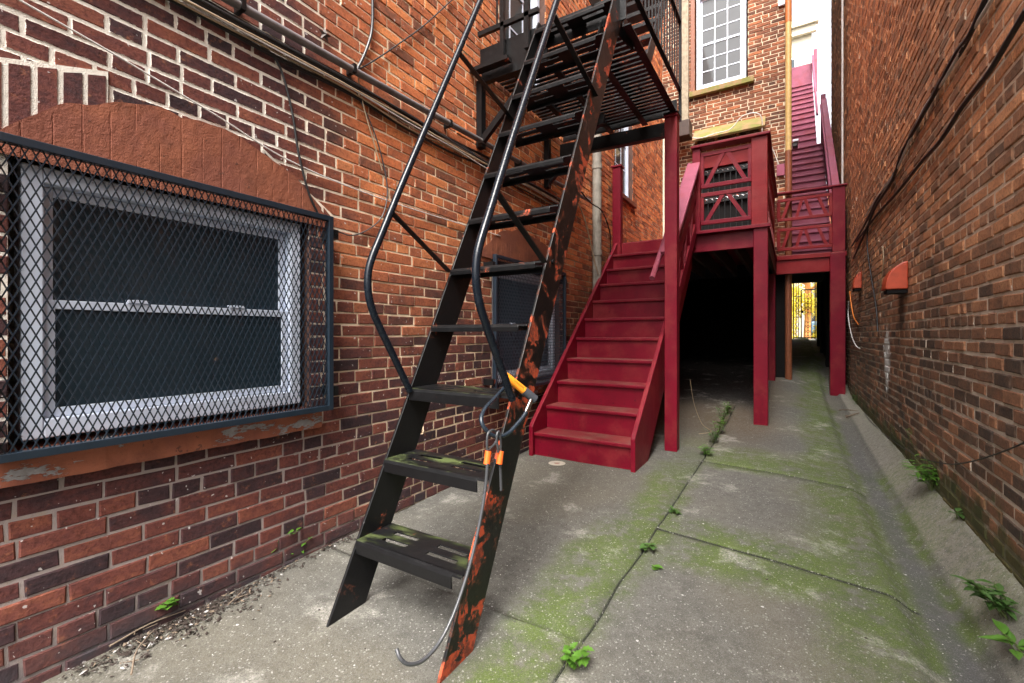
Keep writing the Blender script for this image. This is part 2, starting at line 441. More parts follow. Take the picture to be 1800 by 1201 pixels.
def terracotta(name, chips):
    t = NT(name); n = t.noise(5, 5, .65); n2 = t.noise(45, 5, .7); P = t.sep(t.pos())
    c = t.mix(t.step(n, .35, .65), (.165, .055, .034), (.215, .072, .038))
    st = t.noise(4.5, 6, .75)
    c = t.mix(t.step(st, .5, .7, 0, .6), c, (.10, .035, .02)); c = t.mix(t.step(t.noise(16, 5, .75), .62, .66, 0, .7), c, (.05, .025, .018))
    c = t.mix(t.step(t.noise(28, 6, .75), .69, .71, 0, .8), c, (.34, .17, .12))
    if chips:
        m = t.step(t.noise(8, 7, .72, t.vmul(t.pos(), (1, .5, 1.6))), .57, .585)
        c = t.mix(m, c, t.mix(n2, (.10, .085, .075), (.30, .29, .29))); t.bump(t.math('ADD', t.math('MULTIPLY', m, -1.5), n2), .003, .9)
    else: t.bump(t.math('ADD', n2, t.math('MULTIPLY', t.noise(150, 3), .5)), .004, 1)
    return t.set(c, .85, 0, .25)
M_BROWN = terracotta('terracotta_paint', False); M_SILL = terracotta('peeling_sill_paint', True)
M_RUST = simple('brown_pipe_paint', (.22, .07, .03), .5, var=.4)
M_GALV = simple('weathered_pipe_paint', (.27, .25, .21), .65, var=.6, sc=9)
M_CONDUIT = simple('grimy_conduit', (.17, .155, .155), .4, .2, var=.7, sc=12)
M_BLK = simple('black_cable_sheath', (.010, .010, .011), .5)
M_TANC = simple('tan_cable_sheath', (.36, .27, .17), .6)
M_WHC = simple('white_cable_sheath', (.6, .58, .55), .5)
M_ORC = simple('orange_cable_sheath', (.7, .2, .03), .5)
M_GRC = simple('grey_vinyl_cable', (.05, .052, .056), .3)
M_VENT = simple('orange_red_hood_paint', (.42, .055, .018), .45, var=.35)
M_WOOD = simple('weathered_grey_wood', (.33, .28, .20), .85, var=.7, sc=14, bump=.003)
M_DWOOD = simple('stained_and_shaded_wood', (.045, .022, .014), .6, var=.6)
def mossy_wood():
    t = NT('mossy_lintel_wood'); n = t.noise(10, 4)
    c = t.mix(n, (.17, .11, .045), (.32, .21, .10)); c = t.mix(t.step(t.noise(6, 4), .42, .6, 0, .85), c, (.14, .15, .025))
    t.bump(t.noise(40, 4, .6, t.vmul(t.pos(), (.15, 1, 1))), .003, .7); return t.set(c, .85)
M_MWOOD = mossy_wood()
M_ORANGE = simple('orange_plastic', (.85, .13, .02), .35, var=.15); M_YEL = simple('amber_plastic', (.85, .30, .02), .35, var=.1)
M_GREYPL = simple('slate_plastic', (.05, .055, .065), .4); M_CHROME = simple('bright_steel', (.5, .5, .52), .22, 1, var=.2)
M_UBLUE = simple('dark_blue_vinyl', (.016, .024, .034), .25, var=.2)

def concrete():
    t = NT('mossy_concrete'); P = t.sep(t.pos()); p = t.pos()
    n1 = t.noise(1.6, 5, .6); n2 = t.noise(18, 5, .65); n3 = t.noise(105, 6, .85); n0 = t.noise(.9, 3)
    c = t.mix(n1, (0.0704, 0.0659, 0.0594), (0.1451, 0.1385, 0.1254)); c = t.mix(t.step(n2, .4, .7, 0, .6), c, (0.0571, 0.0528, 0.0475))
    c = t.mix(t.step(n3, .54, .68, 0, .85), c, (0.0440, 0.0418, 0.0395)); c = t.mix(t.step(n3, .42, .30, 0, .9), c, (0.2198, 0.2110, 0.1978))
    c = t.mix(t.step(t.noise(.8, 2, .5), .45, .62, 0, .45), c, (0.1319, 0.1143, 0.0835))
    # moss: band left of the long joint, band along gutter, patch right of the joint
    wob = t.math('MULTIPLY', t.math('SUBTRACT', n1, .5), .55)
    x = t.math('ADD', P[0], wob)
    b1 = t.math('MULTIPLY', t.step(x, -1.08, -.86), t.step(x, -.56, -.70))
    b1 = t.math('MULTIPLY', b1, t.step(P[1], 4.6, 3.2, .35, 1))
    b2 = t.math('MULTIPLY', t.step(x, .0, .22), t.step(x, .5, .40))
    b2 = t.math('MULTIPLY', b2, t.step(P[1], 1.6, 2.3))
    y = t.math('ADD', P[1], wob)
    b3 = t.math('MULTIPLY', t.math('MULTIPLY', t.step(y, 2.25, 2.5), t.step(y, 3.1, 2.85)), t.step(x, -.75, -.45))
    b4 = t.math('MULTIPLY', t.math('MULTIPLY', t.step(y, 4.1, 4.3), t.step(y, 5.0, 4.6)), t.step(x, -.9, -.5))
    b5 = t.math('MULTIPLY', t.step(P[0], .70, .77), .7)
    b6 = t.math('MULTIPLY', t.math('MULTIPLY', t.step(y, 3.0, 3.3), t.step(y, 4.2, 3.8)), t.step(x, -.1, .3))
    m = b1
    for q in (b2, b3, b4, b5, b6): m = t.math('MAXIMUM', m, q)
    m = t.math('MULTIPLY', m, t.step(t.math('ADD', t.math('MULTIPLY', n2, .5), t.math('MULTIPLY', t.noise(5, 4), .5)), .34, .56))
    m = t.math('MULTIPLY', m, t.step(n3, .3, .55, .7, 1))
    mc = t.mix(t.noise(7, 3), (.046, .074, .010), (.092, .126, .020))
    c = t.mix(t.math('MULTIPLY', m, .9), c, mc)
    c = t.mix(.8, c, t.mix(1, c, (.92, .95, .91), 'MULTIPLY'))
    c = t.mix(t.math('MULTIPLY', t.step(P[0], .615, .65, 0, .7), t.step(t.noise(30, 5, .7), .3, .6, .35, 1)), c, (.25, .235, .19))
    # gutter run of damp grey
    gx = t.math('ABSOLUTE', t.math('SUBTRACT', t.math('ADD', P[0], t.math('MULTIPLY', wob, .12)), .52))
    gm = t.math('MULTIPLY', t.step(gx, .085, .02, 0, .75), t.step(P[1], 7.5, 4.5))
    c = t.mix(gm, c, (0.0690, 0.0690, 0.0690))
    # dirt and leaf mould under the deck, then painted shade
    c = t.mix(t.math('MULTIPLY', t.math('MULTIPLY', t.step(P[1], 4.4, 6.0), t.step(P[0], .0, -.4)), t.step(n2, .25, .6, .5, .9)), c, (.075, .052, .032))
    c = t.mix(t.math('MULTIPLY', t.step(P[1], 6.5, 7.5), t.step(P[0], -.25, -.4)), c, (.012, .010, .009))  # deep shade under the deck painted into the floor colour
    c = t.mix(t.step(t.attr('dirt'), .25, .8, 0, .95), c, (.012, .014, .008))
    c = t.mix(t.math('MULTIPLY', t.step(t.noise(2.6, 6, .7), .55, .68, 0, .7), t.step(n3, .40, .55)), c, (.36, .345, .31))
    g1 = t.sep(t.vor(460, None, 'F1', 'Color')); g2 = t.sep(t.vor(170, None, 'F1', 'Color'))
    c = t.mix(t.step(g1[0], .55, 1, 0, .6), c, t.mix(1, c, (.45, .44, .42), 'MULTIPLY')); c = t.mix(t.step(g1[1], .85, 1, 0, .3), c, (.33, .33, .32))
    c = t.mix(t.step(g2[0], .86, .95, 0, .5), c, (.06, .055, .05)); c = t.mix(t.step(g2[1], .955, .985, 0, .4), c, (.40, .39, .37))
    # pale specks
    v = t.math('ADD', t.vor(23), t.math('MULTIPLY', t.noise(3, 2), .22)); c = t.mix(t.step(v, .155, .13, 0, .85), c, (.62, .60, .56))
    v = t.vor(9.3); c = t.mix(t.step(v, .045, .03, 0, .9), c, (.05, .045, .04))
    t.bump(t.math('ADD', n3, t.math('MULTIPLY', n2, 1.6)), .0045, .9)
    return t.set(c, t.step(m, 0, 1, .82, .95), 0, .3)
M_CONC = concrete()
def leafm(name, a, b, tr=.25):
    t = NT(name); n = t.noise(11, 3); c = t.mix(n, a, b); t.set(c, .45, 0, .4)
    try:
        t.b.inputs['Subsurface Weight'].default_value = 0
    except Exception: pass
    tb = t.n.new('ShaderNodeBsdfTranslucent'); t.l.new(c, tb.inputs[0])
    ms = t.n.new('ShaderNodeMixShader'); ms.inputs[0].default_value = tr
    t.l.new(t.b.outputs[0], ms.inputs[1]); t.l.new(tb.outputs[0], ms.inputs[2]); t.l.new(ms.outputs[0], t.out.inputs[0])
    return t.mat
M_LEAF = leafm('fresh_green_leaf', (.05, .135, .016), (.10, .22, .025)); M_LEAFD = leafm('deep_green_leaf', (.035, .085, .02), (.07, .14, .03))
M_STEM = simple('green_stem', (.09, .12, .03), .6)
M_TREEL = leafm('autumn_yellow_leaf', (.34, .36, .03), (.72, .50, .05), .5)
M_BARK = simple('warm_brown_bark', (.5, .22, .06), .85, var=.4, sc=8, bump=.01)
M_TWIG = simple('dry_twig', (.16, .12, .085), .9); M_LITTER = simple('rotted_leaf_litter', (.03, .02, .015), .9, var=.5)
M_CHIP = simple('paint_chip', (.36, .35, .34), .8)

# ------------------------------------------------------------------ ground
def make_ground():
    xs = [-2.3]+list(np.arange(-2.2, -.72, .1))+[-.70, -.694, -.690, -.686, -.680, -.66]+list(np.arange(-.6, .34, .1))+list(np.arange(.34, .80, .02))
    ys = sorted(set([round(q, 4) for q in list(np.arange(-8, 0, 1))+list(np.arange(0, 7, .1))+list(np.arange(7, 18.01, .25))]))
    J = [(2.75, -.69, .48), (4.3, -.69, .45), (1.62, -2.3, -.69)]
    for (jy, a, b) in J: ys += [jy-.018, jy-.009, jy, jy+.009, jy+.018]
    ys = sorted(set(ys)); V = []; Fc = []; DT = []
    for y in ys:
        for x in xs:
            xx = x
            yy = y-.11*max(0, x+.69)*max(0, min(1, (6.5-y)/2))*max(0, min(1, (y+2)/2))
            if -.71 < x < -.65: xx = x+.012*mnoise.noise(Vector((0, y*3.1, 0)))+.004*mnoise.noise(Vector((3, y*14, 0)))
            dt = 0
            z = ground(x, yy)+.006*mnoise.noise(Vector((x*1.7, y*1.7, 0)))
            if abs(x+.688) < .007 and y < 7:
                z -= .02; dt = 1
            for (jy, a, b) in J:
                if abs(y-jy) < .02 and a <= x <= b:
                    yy += .008*mnoise.noise(Vector((x*3, jy, 0)))
                    if abs(y-jy) < .0095:
                        z -= .009 if jy > 2 else .003; dt = 1 if jy > 2 else .42
            V.append((xx, yy, z)); DT.append(dt)
    nx = len(xs)
    for i in range(len(ys)-1):
        for k in range(nx-1):
            a = i*nx+k; Fc.append((a, a+1, a+nx+1, a+nx))
    mb = MB(); mb.add(V, Fc, True)
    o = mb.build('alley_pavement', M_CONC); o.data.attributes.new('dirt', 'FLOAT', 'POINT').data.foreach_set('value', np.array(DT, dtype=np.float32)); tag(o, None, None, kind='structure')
make_ground()

# ------------------------------------------------------------------ left wing of the house
XL = -2.2
wing = thing('brick_house', (XL, 3, 0), 'red brick house wing on the left with barred basement windows and a terracotta arch', 'house')
W1 = (.40, 1.50, .80, 1.815); W2 = (3.22, 4.55, .72, 1.84); W3 = (3.34, 4.22, 3.62, 5.4); W4 = (6.35, 7.25, 3.30, 5.1)
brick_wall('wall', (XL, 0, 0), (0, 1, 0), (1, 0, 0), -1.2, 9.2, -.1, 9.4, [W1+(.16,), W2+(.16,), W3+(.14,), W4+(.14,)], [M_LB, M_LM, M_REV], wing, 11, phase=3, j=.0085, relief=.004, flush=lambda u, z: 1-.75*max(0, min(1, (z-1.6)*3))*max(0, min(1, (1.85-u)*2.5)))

def sash_window(parent, y0, y1, z0, z1, x, name='basement_window', glass_m=M_GLASS, muntin=False, fr=.055, lift=True):
    """a double hung window in a plane facing +X at depth x"""
    mb = MB()
    for (a, b, c, d) in ((y0, y0+fr, z0, z1), (y1-fr, y1, z0, z1), (y0+fr, y1-fr, z1-fr, z1), (y0+fr, y1-fr, z0, z0+fr*1.2)):
        mb.box(x-.06, x+.03, a, b, c, d)
    win = mb.build(name, M_WHITE, parent, bevel=.004)
    zm = z0+(z1-z0)*.49; s = .032
    for k, (a, b, dx) in enumerate(((zm-.012, z1-fr-.002, -.018), (z0+fr*1.2+.002, zm+.022, .008))):
        sb = MB(); yy0, yy1 = y0+fr+.002, y1-fr-.002
        sb.box(x+dx-.025, x+dx, yy0, yy0+s, a, b); sb.box(x+dx-.025, x+dx, yy1-s, yy1, a, b)
        sb.box(x+dx-.025, x+dx, yy0+s, yy1-s, a, a+s); sb.box(x+dx-.025, x+dx, yy0+s, yy1-s, b-s, b)
        if k == 1 and lift:
            for q in (.3, .72):
                yc = yy0+(yy1-yy0)*q; sb.box(x+dx-.02, x+dx+.006, yc-.035, yc+.035, b+.0005, b+.014)
        sb.build('sash', M_WHITE, win, bevel=.002)
        g = MB(); g.box(x+dx-.016, x+dx-.010, yy0+s-.004, yy1-s+.004, a+s-.004, b-s+.004); g.build('pane', glass_m, win)
        if muntin:
            q = MB(); n = 3
            for i in range(1, n): yy = yy0+(yy1-yy0)*i/n; q.box(x+dx-.0095, x+dx-.004, yy-.008, yy+.008, a+s, b-s)
            zz = (a+b)/2; q.box(x+dx-.0093, x+dx-.0045, yy0+s, yy1-s, zz-.008, zz+.008)
            q.build('muntin', M_WHITE, win)
    return win
sash_window(wing, .435, 1.46, .83, 1.775, XL-.05)
sash_window(wing, 3.27, 4.50, .76, 1.80, XL-.06)
sash_window(wing, 3.36, 4.20, 3.64, 5.38, XL-.09, name='upper_window', glass_m=M_GLASS2, muntin=True)
sash_window(wing, 6.37, 7.23, 3.32, 5.08, XL-.09, name='upper_window', glass_m=M_GLASS2, muntin=True)
for (a, b, z) in ((3.28, 4.28, 3.62), (6.29, 7.31, 3.30)):
    MB().box(XL-.1, XL+.05, a, b, z-.07, z-.003).build('window_sill', M_BROWN, wing, bevel=.006)

def grille(y0, y1, z0, z1, x, label):
    mb = MB(); t = .027
    for (a, b, c, d) in ((y0, y0+t, z0, z1), (y1-t, y1, z0, z1), (y0+t, y1-t, z1-t, z1), (y0+t, y1-t, z0, z0+t)):
        mb.box(x-.03, x+.004, a, b, c, d)
    g = mb.build('security_grille', M_GRL, wing, bevel=.002)
    ms = MB(); px, pz = .0258, .0585; a0, b0, c0, d0 = y0+t-.004, y1-t+.004, z0+t-.004, z1-t+.004
    k = pz/px
    for sgn in (1, -1):
        n0 = int(((d0-c0)/k)/px)+2
        for i in range(-n0, int((b0-a0)/px)+n0+1):
            ys = a0+i*px
            # line z = c0 + sgn*k*(y-ys) (sgn>0) / z = d0 - k*(y-ys)
            if sgn > 0: ya, yb = ys, ys+(d0-c0)/k; za, zb = c0, d0
            else: ya, yb = ys, ys+(d0-c0)/k; za, zb = d0, c0
            la, lb = max(ya, a0), min(yb, b0)
            if lb-la < .004: continue
            f = lambda y: za+(zb-za)*(y-ya)/(yb-ya)
            xx = x-.012+sgn*.0012
            ms.beam((xx, la, f(la)), (xx, lb, f(lb)), .0042, .0024, up=(1, 0, 0))
    ms.build('expanded_mesh', M_GRL, g)
    br = []
    for (yy, s) in ((y1, 1), (y0, -1)):
        for zz in (z1-.09, z0+.1):
            b = MB(); b.box(XL+.003, x-.002, yy+s*.0005 if s > 0 else yy-.035, yy+.035 if s > 0 else yy-.0005, zz-.025, zz+.025)
            b.tube([(XL+.06, yy+s*.02, zz), (XL+.105, yy+s*.02, zz)], .007, 6)
            b.build('bracket', M_IR, g)
    g['label'] = label
grille(.335, 1.568, .79, 1.822, XL+.105, 'black expanded metal grille over the near basement window')
grille(3.13, 4.50, .70, 1.86, XL+.105, 'black expanded metal grille over the window behind the ladder')

def arch(y0, y1, zb, zt, seed):
    """segmental arch of upright bricks smeared with terracotta paint: ragged top edge, slight thickness"""
    R = random.Random(seed); yc = (y0+y1)/2; hw = (y1-y0)/2; mb = MB(); n = 420; top = []
    for i in range(n+1):
        y = y0+(y1-y0)*i/n; s = (y-yc)/hw
        z = zb+(zt-zb)*(1-abs(s)**2.7)+.03*mnoise.noise(Vector((y*4.3, seed, 0)))+.010*mnoise.noise(Vector((y*14, seed, 3)))
        top.append((y, max(z, zb+.02)))
    nz = 10; V = []; Fc = []
    for i, (y, zt_) in enumerate(top):
        for k in range(nz+1):
            z = zb-.02+(zt_-zb+.02)*k/nz
            ph = (y-yc)/.078-(z-zb)*(y-yc)*.6; fr = abs(ph-round(ph))
            d = .0145+.002*mnoise.noise(Vector((y*9, z*9, 1)))-(.0018 if fr < .025 and mnoise.noise(Vector((round(ph)*3.7, z*6, 2))) > -.15 else 0)+.0012*mnoise.noise(Vector((y*40, z*40, 7)))
            V.append((XL+d, y, z))
    for i in range(n):
        for k in range(nz):
            a = i*(nz+1)+k; Fc.append((a, a+1, a+nz+2, a+nz+1))
    m = nz+1; b0 = len(V)
    for i in range(n+1): V.append((XL-.002, top[i][0], top[i][1]))
    for i in range(n): Fc.append((i*m+nz, (i+1)*m+nz, b0+i+1, b0+i))
    mb.add(V, Fc); o = mb.build('painted_arch', M_BROWN, wing, recalc=False); o.data.flip_normals()
arch(.33, 1.62, 1.80, 2.11, 3); arch(3.02, 4.62, 1.86, 2.16, 8)
def soldier(ya, yb, zlo, topf, seed):
    """upright arch bricks standing in wide pale mortar beside the painted part"""
    R = random.Random(seed); V = []; Fc = []; TN = []; BL = []; MI = []
    def quad(y0, y1, z0, z1a, z1b, d, mi, tn):
        n = len(V); hw = (y1-y0)/2; hz = (z1a-z0)/2
        P = [(y0, z0), (y1, z0), (y1, z1b), (y0, z1a)]
        for (y, z) in P:
            V.append((XL+d, y, z)); TN.append(tn); BL.append((0, 0, 1) if mi else ((y-(y0+y1)/2)*.5, 0, hw))
        for (y, z) in P: V.append((XL-.002, y, z)); TN.append(tn); BL.append((0, 0, 1))
        for f in ((0, 1, 2, 3), (0, 4, 5, 1), (1, 5, 6, 2), (2, 6, 7, 3), (3, 7, 4, 0)): Fc.append(tuple(n+i for i in f)); MI.append(mi)
    n = int((yb-ya)/.066)
    for i in range(n):
        y0 = ya+i*.066; y1 = y0+.066
        quad(y0, y1, zlo, topf(y0)+.014, topf(y1)+.014, .0085, 1, 0)
        quad(y0+.008+R.uniform(0, .003), y1-.008, zlo, topf(y0)-R.uniform(0, .008), topf(y1)-R.uniform(0, .008), .0118, 0, R.uniform(.35, .8))
    me = bpy.data.meshes.new('arch_bricks'); me.from_pydata((np.array(V)-np.array(rootloc(wing))).tolist(), [], Fc)
    me.materials.append(M_LB); me.materials.append(M_LM); me.polygons.foreach_set('material_index', MI)
    me.attributes.new('tone', 'FLOAT', 'POINT').data.foreach_set('value', np.array(TN, dtype=np.float32))
    me.attributes.new('bl', 'FLOAT_VECTOR', 'POINT').data.foreach_set('vector', np.array(BL, dtype=np.float32).ravel()); me.update()
    o = bpy.data.objects.new('arch_bricks', me); scn.collection.objects.link(o); o.parent = wing
soldier(.26, .66, 1.86, lambda y: 2.02+.16*min(1, (y-.2)/.5), 1); soldier(1.24, 1.66, 1.80, lambda y: 2.085-.6*max(0, y-1.24), 2)
soldier(3.0, 3.46, 1.90, lambda y: 2.06+.25*(y-3.0), 3)
def sill(y0, y1, z, h):
    n = 40; mb = MB(); V = []; Fc = []
    for i in range(n+1):
        y = y0+(y1-y0)*i/n; a = .006*mnoise.noise(Vector((y*9, z, 1))); b = .005*mnoise.noise(Vector((y*17, z, 5)))
        V += [(XL-.12, y, z+.012), (XL+.055+a, y, z+b*.4), (XL+.062+a, y, z-.012), (XL+.06+b, y, z-h+a), (XL-.02, y, z-h-.004)]
    for i in range(n):
        for k in range(4): a = i*5+k; Fc.append((a, a+1, a+6, a+5))
    Fc += [(0, 4, 3, 2, 1)]+[tuple(n*5+k for k in range(5))]
    mb.add(V, Fc); mb.build('window_sill', M_SILL, wing)
sill(.25, 1.53, .795, .095); sill(3.05, 4.55, .705, .09)

# ------------------------------------------------------------------ rear facade of the main house
YF = 9.2
rear = thing('row_house', (-1.1, YF, 2.4), 'rear of brown brick row house facing the alley, white window above a red deck', 'house')
wl_, wr_ = -1.60, -.70
FW = (wl_, wr_, 5.80, 7.65); FD = (-1.56, -.52, 2.49, 4.62)
brick_wall('wall', (0, YF, 0), (1, 0, 0), (0, -1, 0), -2.2, -.12, 2.47, 11.5, [FW+(.12,), FD+(.2,)], [M_FB, M_FM, M_RUST], rear, 21, phase=2, backmass=False)
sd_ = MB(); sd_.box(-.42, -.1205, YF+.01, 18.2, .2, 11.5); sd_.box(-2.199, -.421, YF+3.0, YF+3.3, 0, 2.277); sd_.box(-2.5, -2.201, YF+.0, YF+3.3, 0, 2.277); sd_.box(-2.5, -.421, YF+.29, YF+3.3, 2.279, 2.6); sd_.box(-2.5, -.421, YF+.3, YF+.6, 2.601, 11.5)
sd_.build('side_wall', M_DARK, rear)  # house side wall, plus a made-up recess that keeps the underdeck black
def facade_window():
    x0, x1, z0, z1 = wl_+.03, wr_-.03, 5.83, 7.62; y = YF+.05; fr = .06
    mb = MB()
    for (a, b, c, d) in ((x0, x0+fr, z0, z1), (x1-fr, x1, z0, z1), (x0+fr, x1-fr, z1-fr, z1), (x0+fr, x1-fr, z0, z0+fr)):
        mb.box(a, b, y-.04, y+.05, c, d)
    win = mb.build('window', M_WHITE, rear, bevel=.004)
    zm = (z0+z1)/2-.06; s = .035
    for (a, b, dy) in ((zm-.01, z1-fr-.002, .015), (z0+fr+.002, zm+.03, -.012)):
        sb = MB(); p, q = x0+fr+.002, x1-fr-.002
        sb.box(p, p+s, y+dy, y+dy+.025, a, b); sb.box(q-s, q, y+dy, y+dy+.025, a, b)
        sb.box(p+s, q-s, y+dy, y+dy+.025, a, a+s); sb.box(p+s, q-s, y+dy, y+dy+.025, b-s, b)
        sb.build('sash', M_WHITE, win)
        g = MB(); g.box(p+s-.003, q-s+.003, y+dy+.012, y+dy+.016, a+s-.003, b-s+.003); g.build('pane', M_GLASS2, win)
        mu = MB()
        for i in (1, 2): xx = p+s+(q-p-2*s)*i/3; mu.box(xx-.009, xx+.009, y+dy+.004, y+dy+.0115, a+s, b-s)
        for i in (1, 2): zz = a+s+(b-a-2*s)*i/3; mu.box(p+s, q-s, y+dy+.0045, y+dy+.011, zz-.009, zz+.009)
        mu.build('muntin', M_WHITE, win)
    MB().box(wl_-.09, wr_+.1, YF-.09, YF+.03, 5.70, 5.798).build('window_sill', M_MWOOD, rear, bevel=.006)
    mb = MB(); mb.box(wl_-.07, wl_-.003, YF-.025, YF+.02, 5.8, 9); mb.build('window_trim', M_RUST, rear)
facade_window()
# door
def facade_door():
    x0, x1, z0, z1 = -1.52, -.56, 2.492, 4.30; y = YF+.04
    mb = MB()
    mb.box(-1.555, x0, YF-.03, YF+.12, 2.49, 4.60); mb.box(x1, -.525, YF-.03, YF+.12, 2.49, 4.60)
    mb.prism([(x0, 4.32), (x1, 4.32), (x1, 4.50), ((x0+x1)/2, 4.60), (x0, 4.50)], 'y', YF-.02, YF+.1)
    fr = mb.build('door_frame', M_RED2, rear)
    d = MB()
    t = .05
    d.box(x0+.005, x0+t, y, y+.035, z0, z1); d.box(x1-t, x1-.005, y, y+.035, z0, z1)
    for zz, h in ((z0, .12), (z0+.58, .09), (z0+1.18, .10), (z1-.09, .09)): d.box(x0+t, x1-t, y, y+.035, zz, zz+h)
    door = d.build('security_door', M_IR, rear)
    b = MB()
    for i in range(1, 9):
        xx = x0+t+(x1-x0-2*t)*i/9; b.box(xx-.006, xx+.006, y+.012, y+.024, z0+.12, z1-.09)
    b.build('bars', M_IR, door)
    p = MB(); p.box(x0+.01, x1-.01, y+.06, y+.07, z0, z1); p.build('door_panel', M_DARK, door)
    s = MB()
    for zz in (z0+.62, z0+1.235, z1-.045):
        s = MB(); s.tube([(x0+.1+.0125*i+.022*math.sin(i*.9), y-.005, zz+.018*math.cos(i*.9)) for i in range(62)], .004, 5)
        s.build('scroll_work', M_CHROME, door)
    # hood lintel
    h = MB(); h.box(-1.66, -.50, YF-.13, YF-.002, 4.655, 4.76); h.build('door_lintel', M_MWOOD, rear, bevel=.008)
    h = MB(); h.prism([(YF-.26, 4.80), (YF-.24, 4.77), (YF-.003, 5.02), (YF-.003, 5.07)], 'x', -1.60, -.42); h.build('door_hood', M_MWOOD, rear)
    for xx in (-1.55, -1.2, -.85, -.5):
        h = MB(); h.prism([(YF-.22, 4.765), (YF-.004, 4.765), (YF-.004, 4.99)], 'x', xx-.02, xx+.02); h.build('hood_bracket', M_MWOOD, rear)
facade_door()
mb = MB(); mb.box(-2.185, -2.12, YF-.05, YF-.012, 2.6, 5.2); mb.build('corner_trim', M_CREAM, rear, bevel=.004)
# weathered corner board and box beneath it
mb = MB(); mb.box(-1.86, -1.70, YF-.12, YF-.01, 5.18, 10.5); cb = mb.build('corner_board', M_WOOD, rear, bevel=.006)
mb = MB(); mb.box(-1.95, -1.62, YF-.42, YF-.13, 4.86, 5.15); mb.build('gutter_box', M_DWOOD, rear, bevel=.01)

# ------------------------------------------------------------------ right wall
nb = thing('garden_wall', (.775, 5, .2), 'tall brown brick neighbour wall along the right side of the alley', 'wall')
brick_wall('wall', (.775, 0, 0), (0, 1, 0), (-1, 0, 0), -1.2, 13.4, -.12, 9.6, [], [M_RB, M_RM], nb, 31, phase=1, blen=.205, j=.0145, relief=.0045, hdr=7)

# ------------------------------------------------------------------ covered passage and street beyond
pas = thing('passage_lining', (.3, 13, .6), 'shade-black masonry lining of the covered passage, with added ceiling and unseen wall, behind the red posts', 'passage')
mb = MB()
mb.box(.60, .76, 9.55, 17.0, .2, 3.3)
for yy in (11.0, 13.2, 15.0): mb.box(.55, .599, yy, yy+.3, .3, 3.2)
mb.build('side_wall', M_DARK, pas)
MB().box(-.1195, .599, 10.75, 17.0, 3.12, 3.3).build('added_ceiling', M_DARK, pas)  # flat ceiling added under the stair to keep the passage dark
MB().box(-.1195, .49, 17.2, 17.5, 3.13, 8.6).build('sky_block_wall', M_DARK, pas)  # unseen wall added behind the stair to block sky light
street = MB(); street.box(-40, 40, 17.9, 90, .8, 1.0); tag(street.build('street', simple('street_asphalt', (.30, .29, .27), .9)), None, None, kind='structure')

gate = thing('iron_gate', (.25, 17.08, 1.03), 'black scrolled iron gate closing the far end of the passage', 'gate')
mb = MB(); gx0, gx1 = -.02, .585
for (a, b, c, d) in ((gx0, gx0+.03, 1.06, 3.1), (gx1-.03, gx1, 1.06, 3.1), (gx0+.03, gx1-.03, 2.86, 2.89), (gx0+.03, gx1-.03, 1.08, 1.12), (.19, .22, 1.12, 2.62), (.22, gx1-.03, 2.60, 2.63), (gx0+.03, .19, 2.40, 2.42), (gx0+.03, .19, 1.75, 1.77)):
    mb.box(a, b, 17.06, 17.09, c, d)
mb.build('gate_frame', M_IR, gate)
mb = MB()
for xx in (.07, .13, .30, .385, .47): mb.tube([(xx, 17.075, 1.12), (xx, 17.075, 2.86 if xx < .19 else 2.60)], .009, 6)
for zz in (1.22, 1.38, 1.54, 1.95, 2.12, 2.29):
    for xx in (.10, .34, .43): mb.tube([(xx+.045*math.cos(a), 17.075, zz+.07*math.sin(a)) for a in np.linspace(0, 6.28, 13)], .008, 5)
mb.build('scroll_bars', M_IR, gate)
mb = MB(); mb.box(.20, .27, 17.02, 17.058, 1.88, 1.96); mb.build('lock_box', M_IR, gate)

def tree(x, y, z, h, rad, n, seed, label, tr=.16):
    t = thing('street_tree', (x, y, z), label, 'tree', None)
    R = random.Random(seed); mb = MB()
    mb.tube(smooth([(x, y, z), (x+.05, y, z+h*.3), (x-.06, y+.05, z+h*.6), (x, y, z+h*.85)]), tr, 10, tr*.4)
    for k in range(7):
        a = R.uniform(0, 6.28); zz = z+h*R.uniform(.3, .7)
        mb.tube(smooth([(x, y, zz), (x+rad*.4*math.cos(a), y+rad*.4*math.sin(a), zz+.5), (x+rad*.8*math.cos(a), y+rad*.8*math.sin(a), zz+.9)], 4), tr*.35, 6, .02)
    mb.build('trunk', M_BARK, t)
    cl = [(x+R.uniform(-1, 1)*rad*.8, y+R.uniform(-1, 1)*rad*.8, z+h*R.uniform(.2, 1.05), R.uniform(.3, .6)) for _ in range(34)]
    V = []; Fc = []
    for i in range(n):
        c = R.choice(cl); d = Vector((R.gauss(0, 1), R.gauss(0, 1), R.gauss(0, .8))).normalized()*c[3]*R.random()**.4
        p = Vector(c[:3])+d; a = Vector((R.gauss(0, 1), R.gauss(0, 1), R.gauss(0, 1))).normalized(); b = a.orthogonal().normalized(); s = R.uniform(.05, .09)
        k = len(V); V += [p-a*s, p+b*s*.5, p+a*s, p-b*s*.5]; Fc.append((k, k+1, k+2, k+3))
    mb = MB(); mb.add(V, Fc); mb.build('crown', M_TREEL, t, recalc=False)
tree(.55, 26.0, 1.0, 6.5, 2.0, 6000, 5, 'yellow leaved street tree with warm brown trunk right behind the iron gate')
tree(-1.4, 29.5, 1.0, 6.5, 2.3, 5200, 6, 'farther yellow green tree across the street beyond the gate')
tree(3.0, 31.5, 1.0, 6.0, 2.4, 4000, 9, 'farthest yellow green tree behind the parked car beyond the gate')

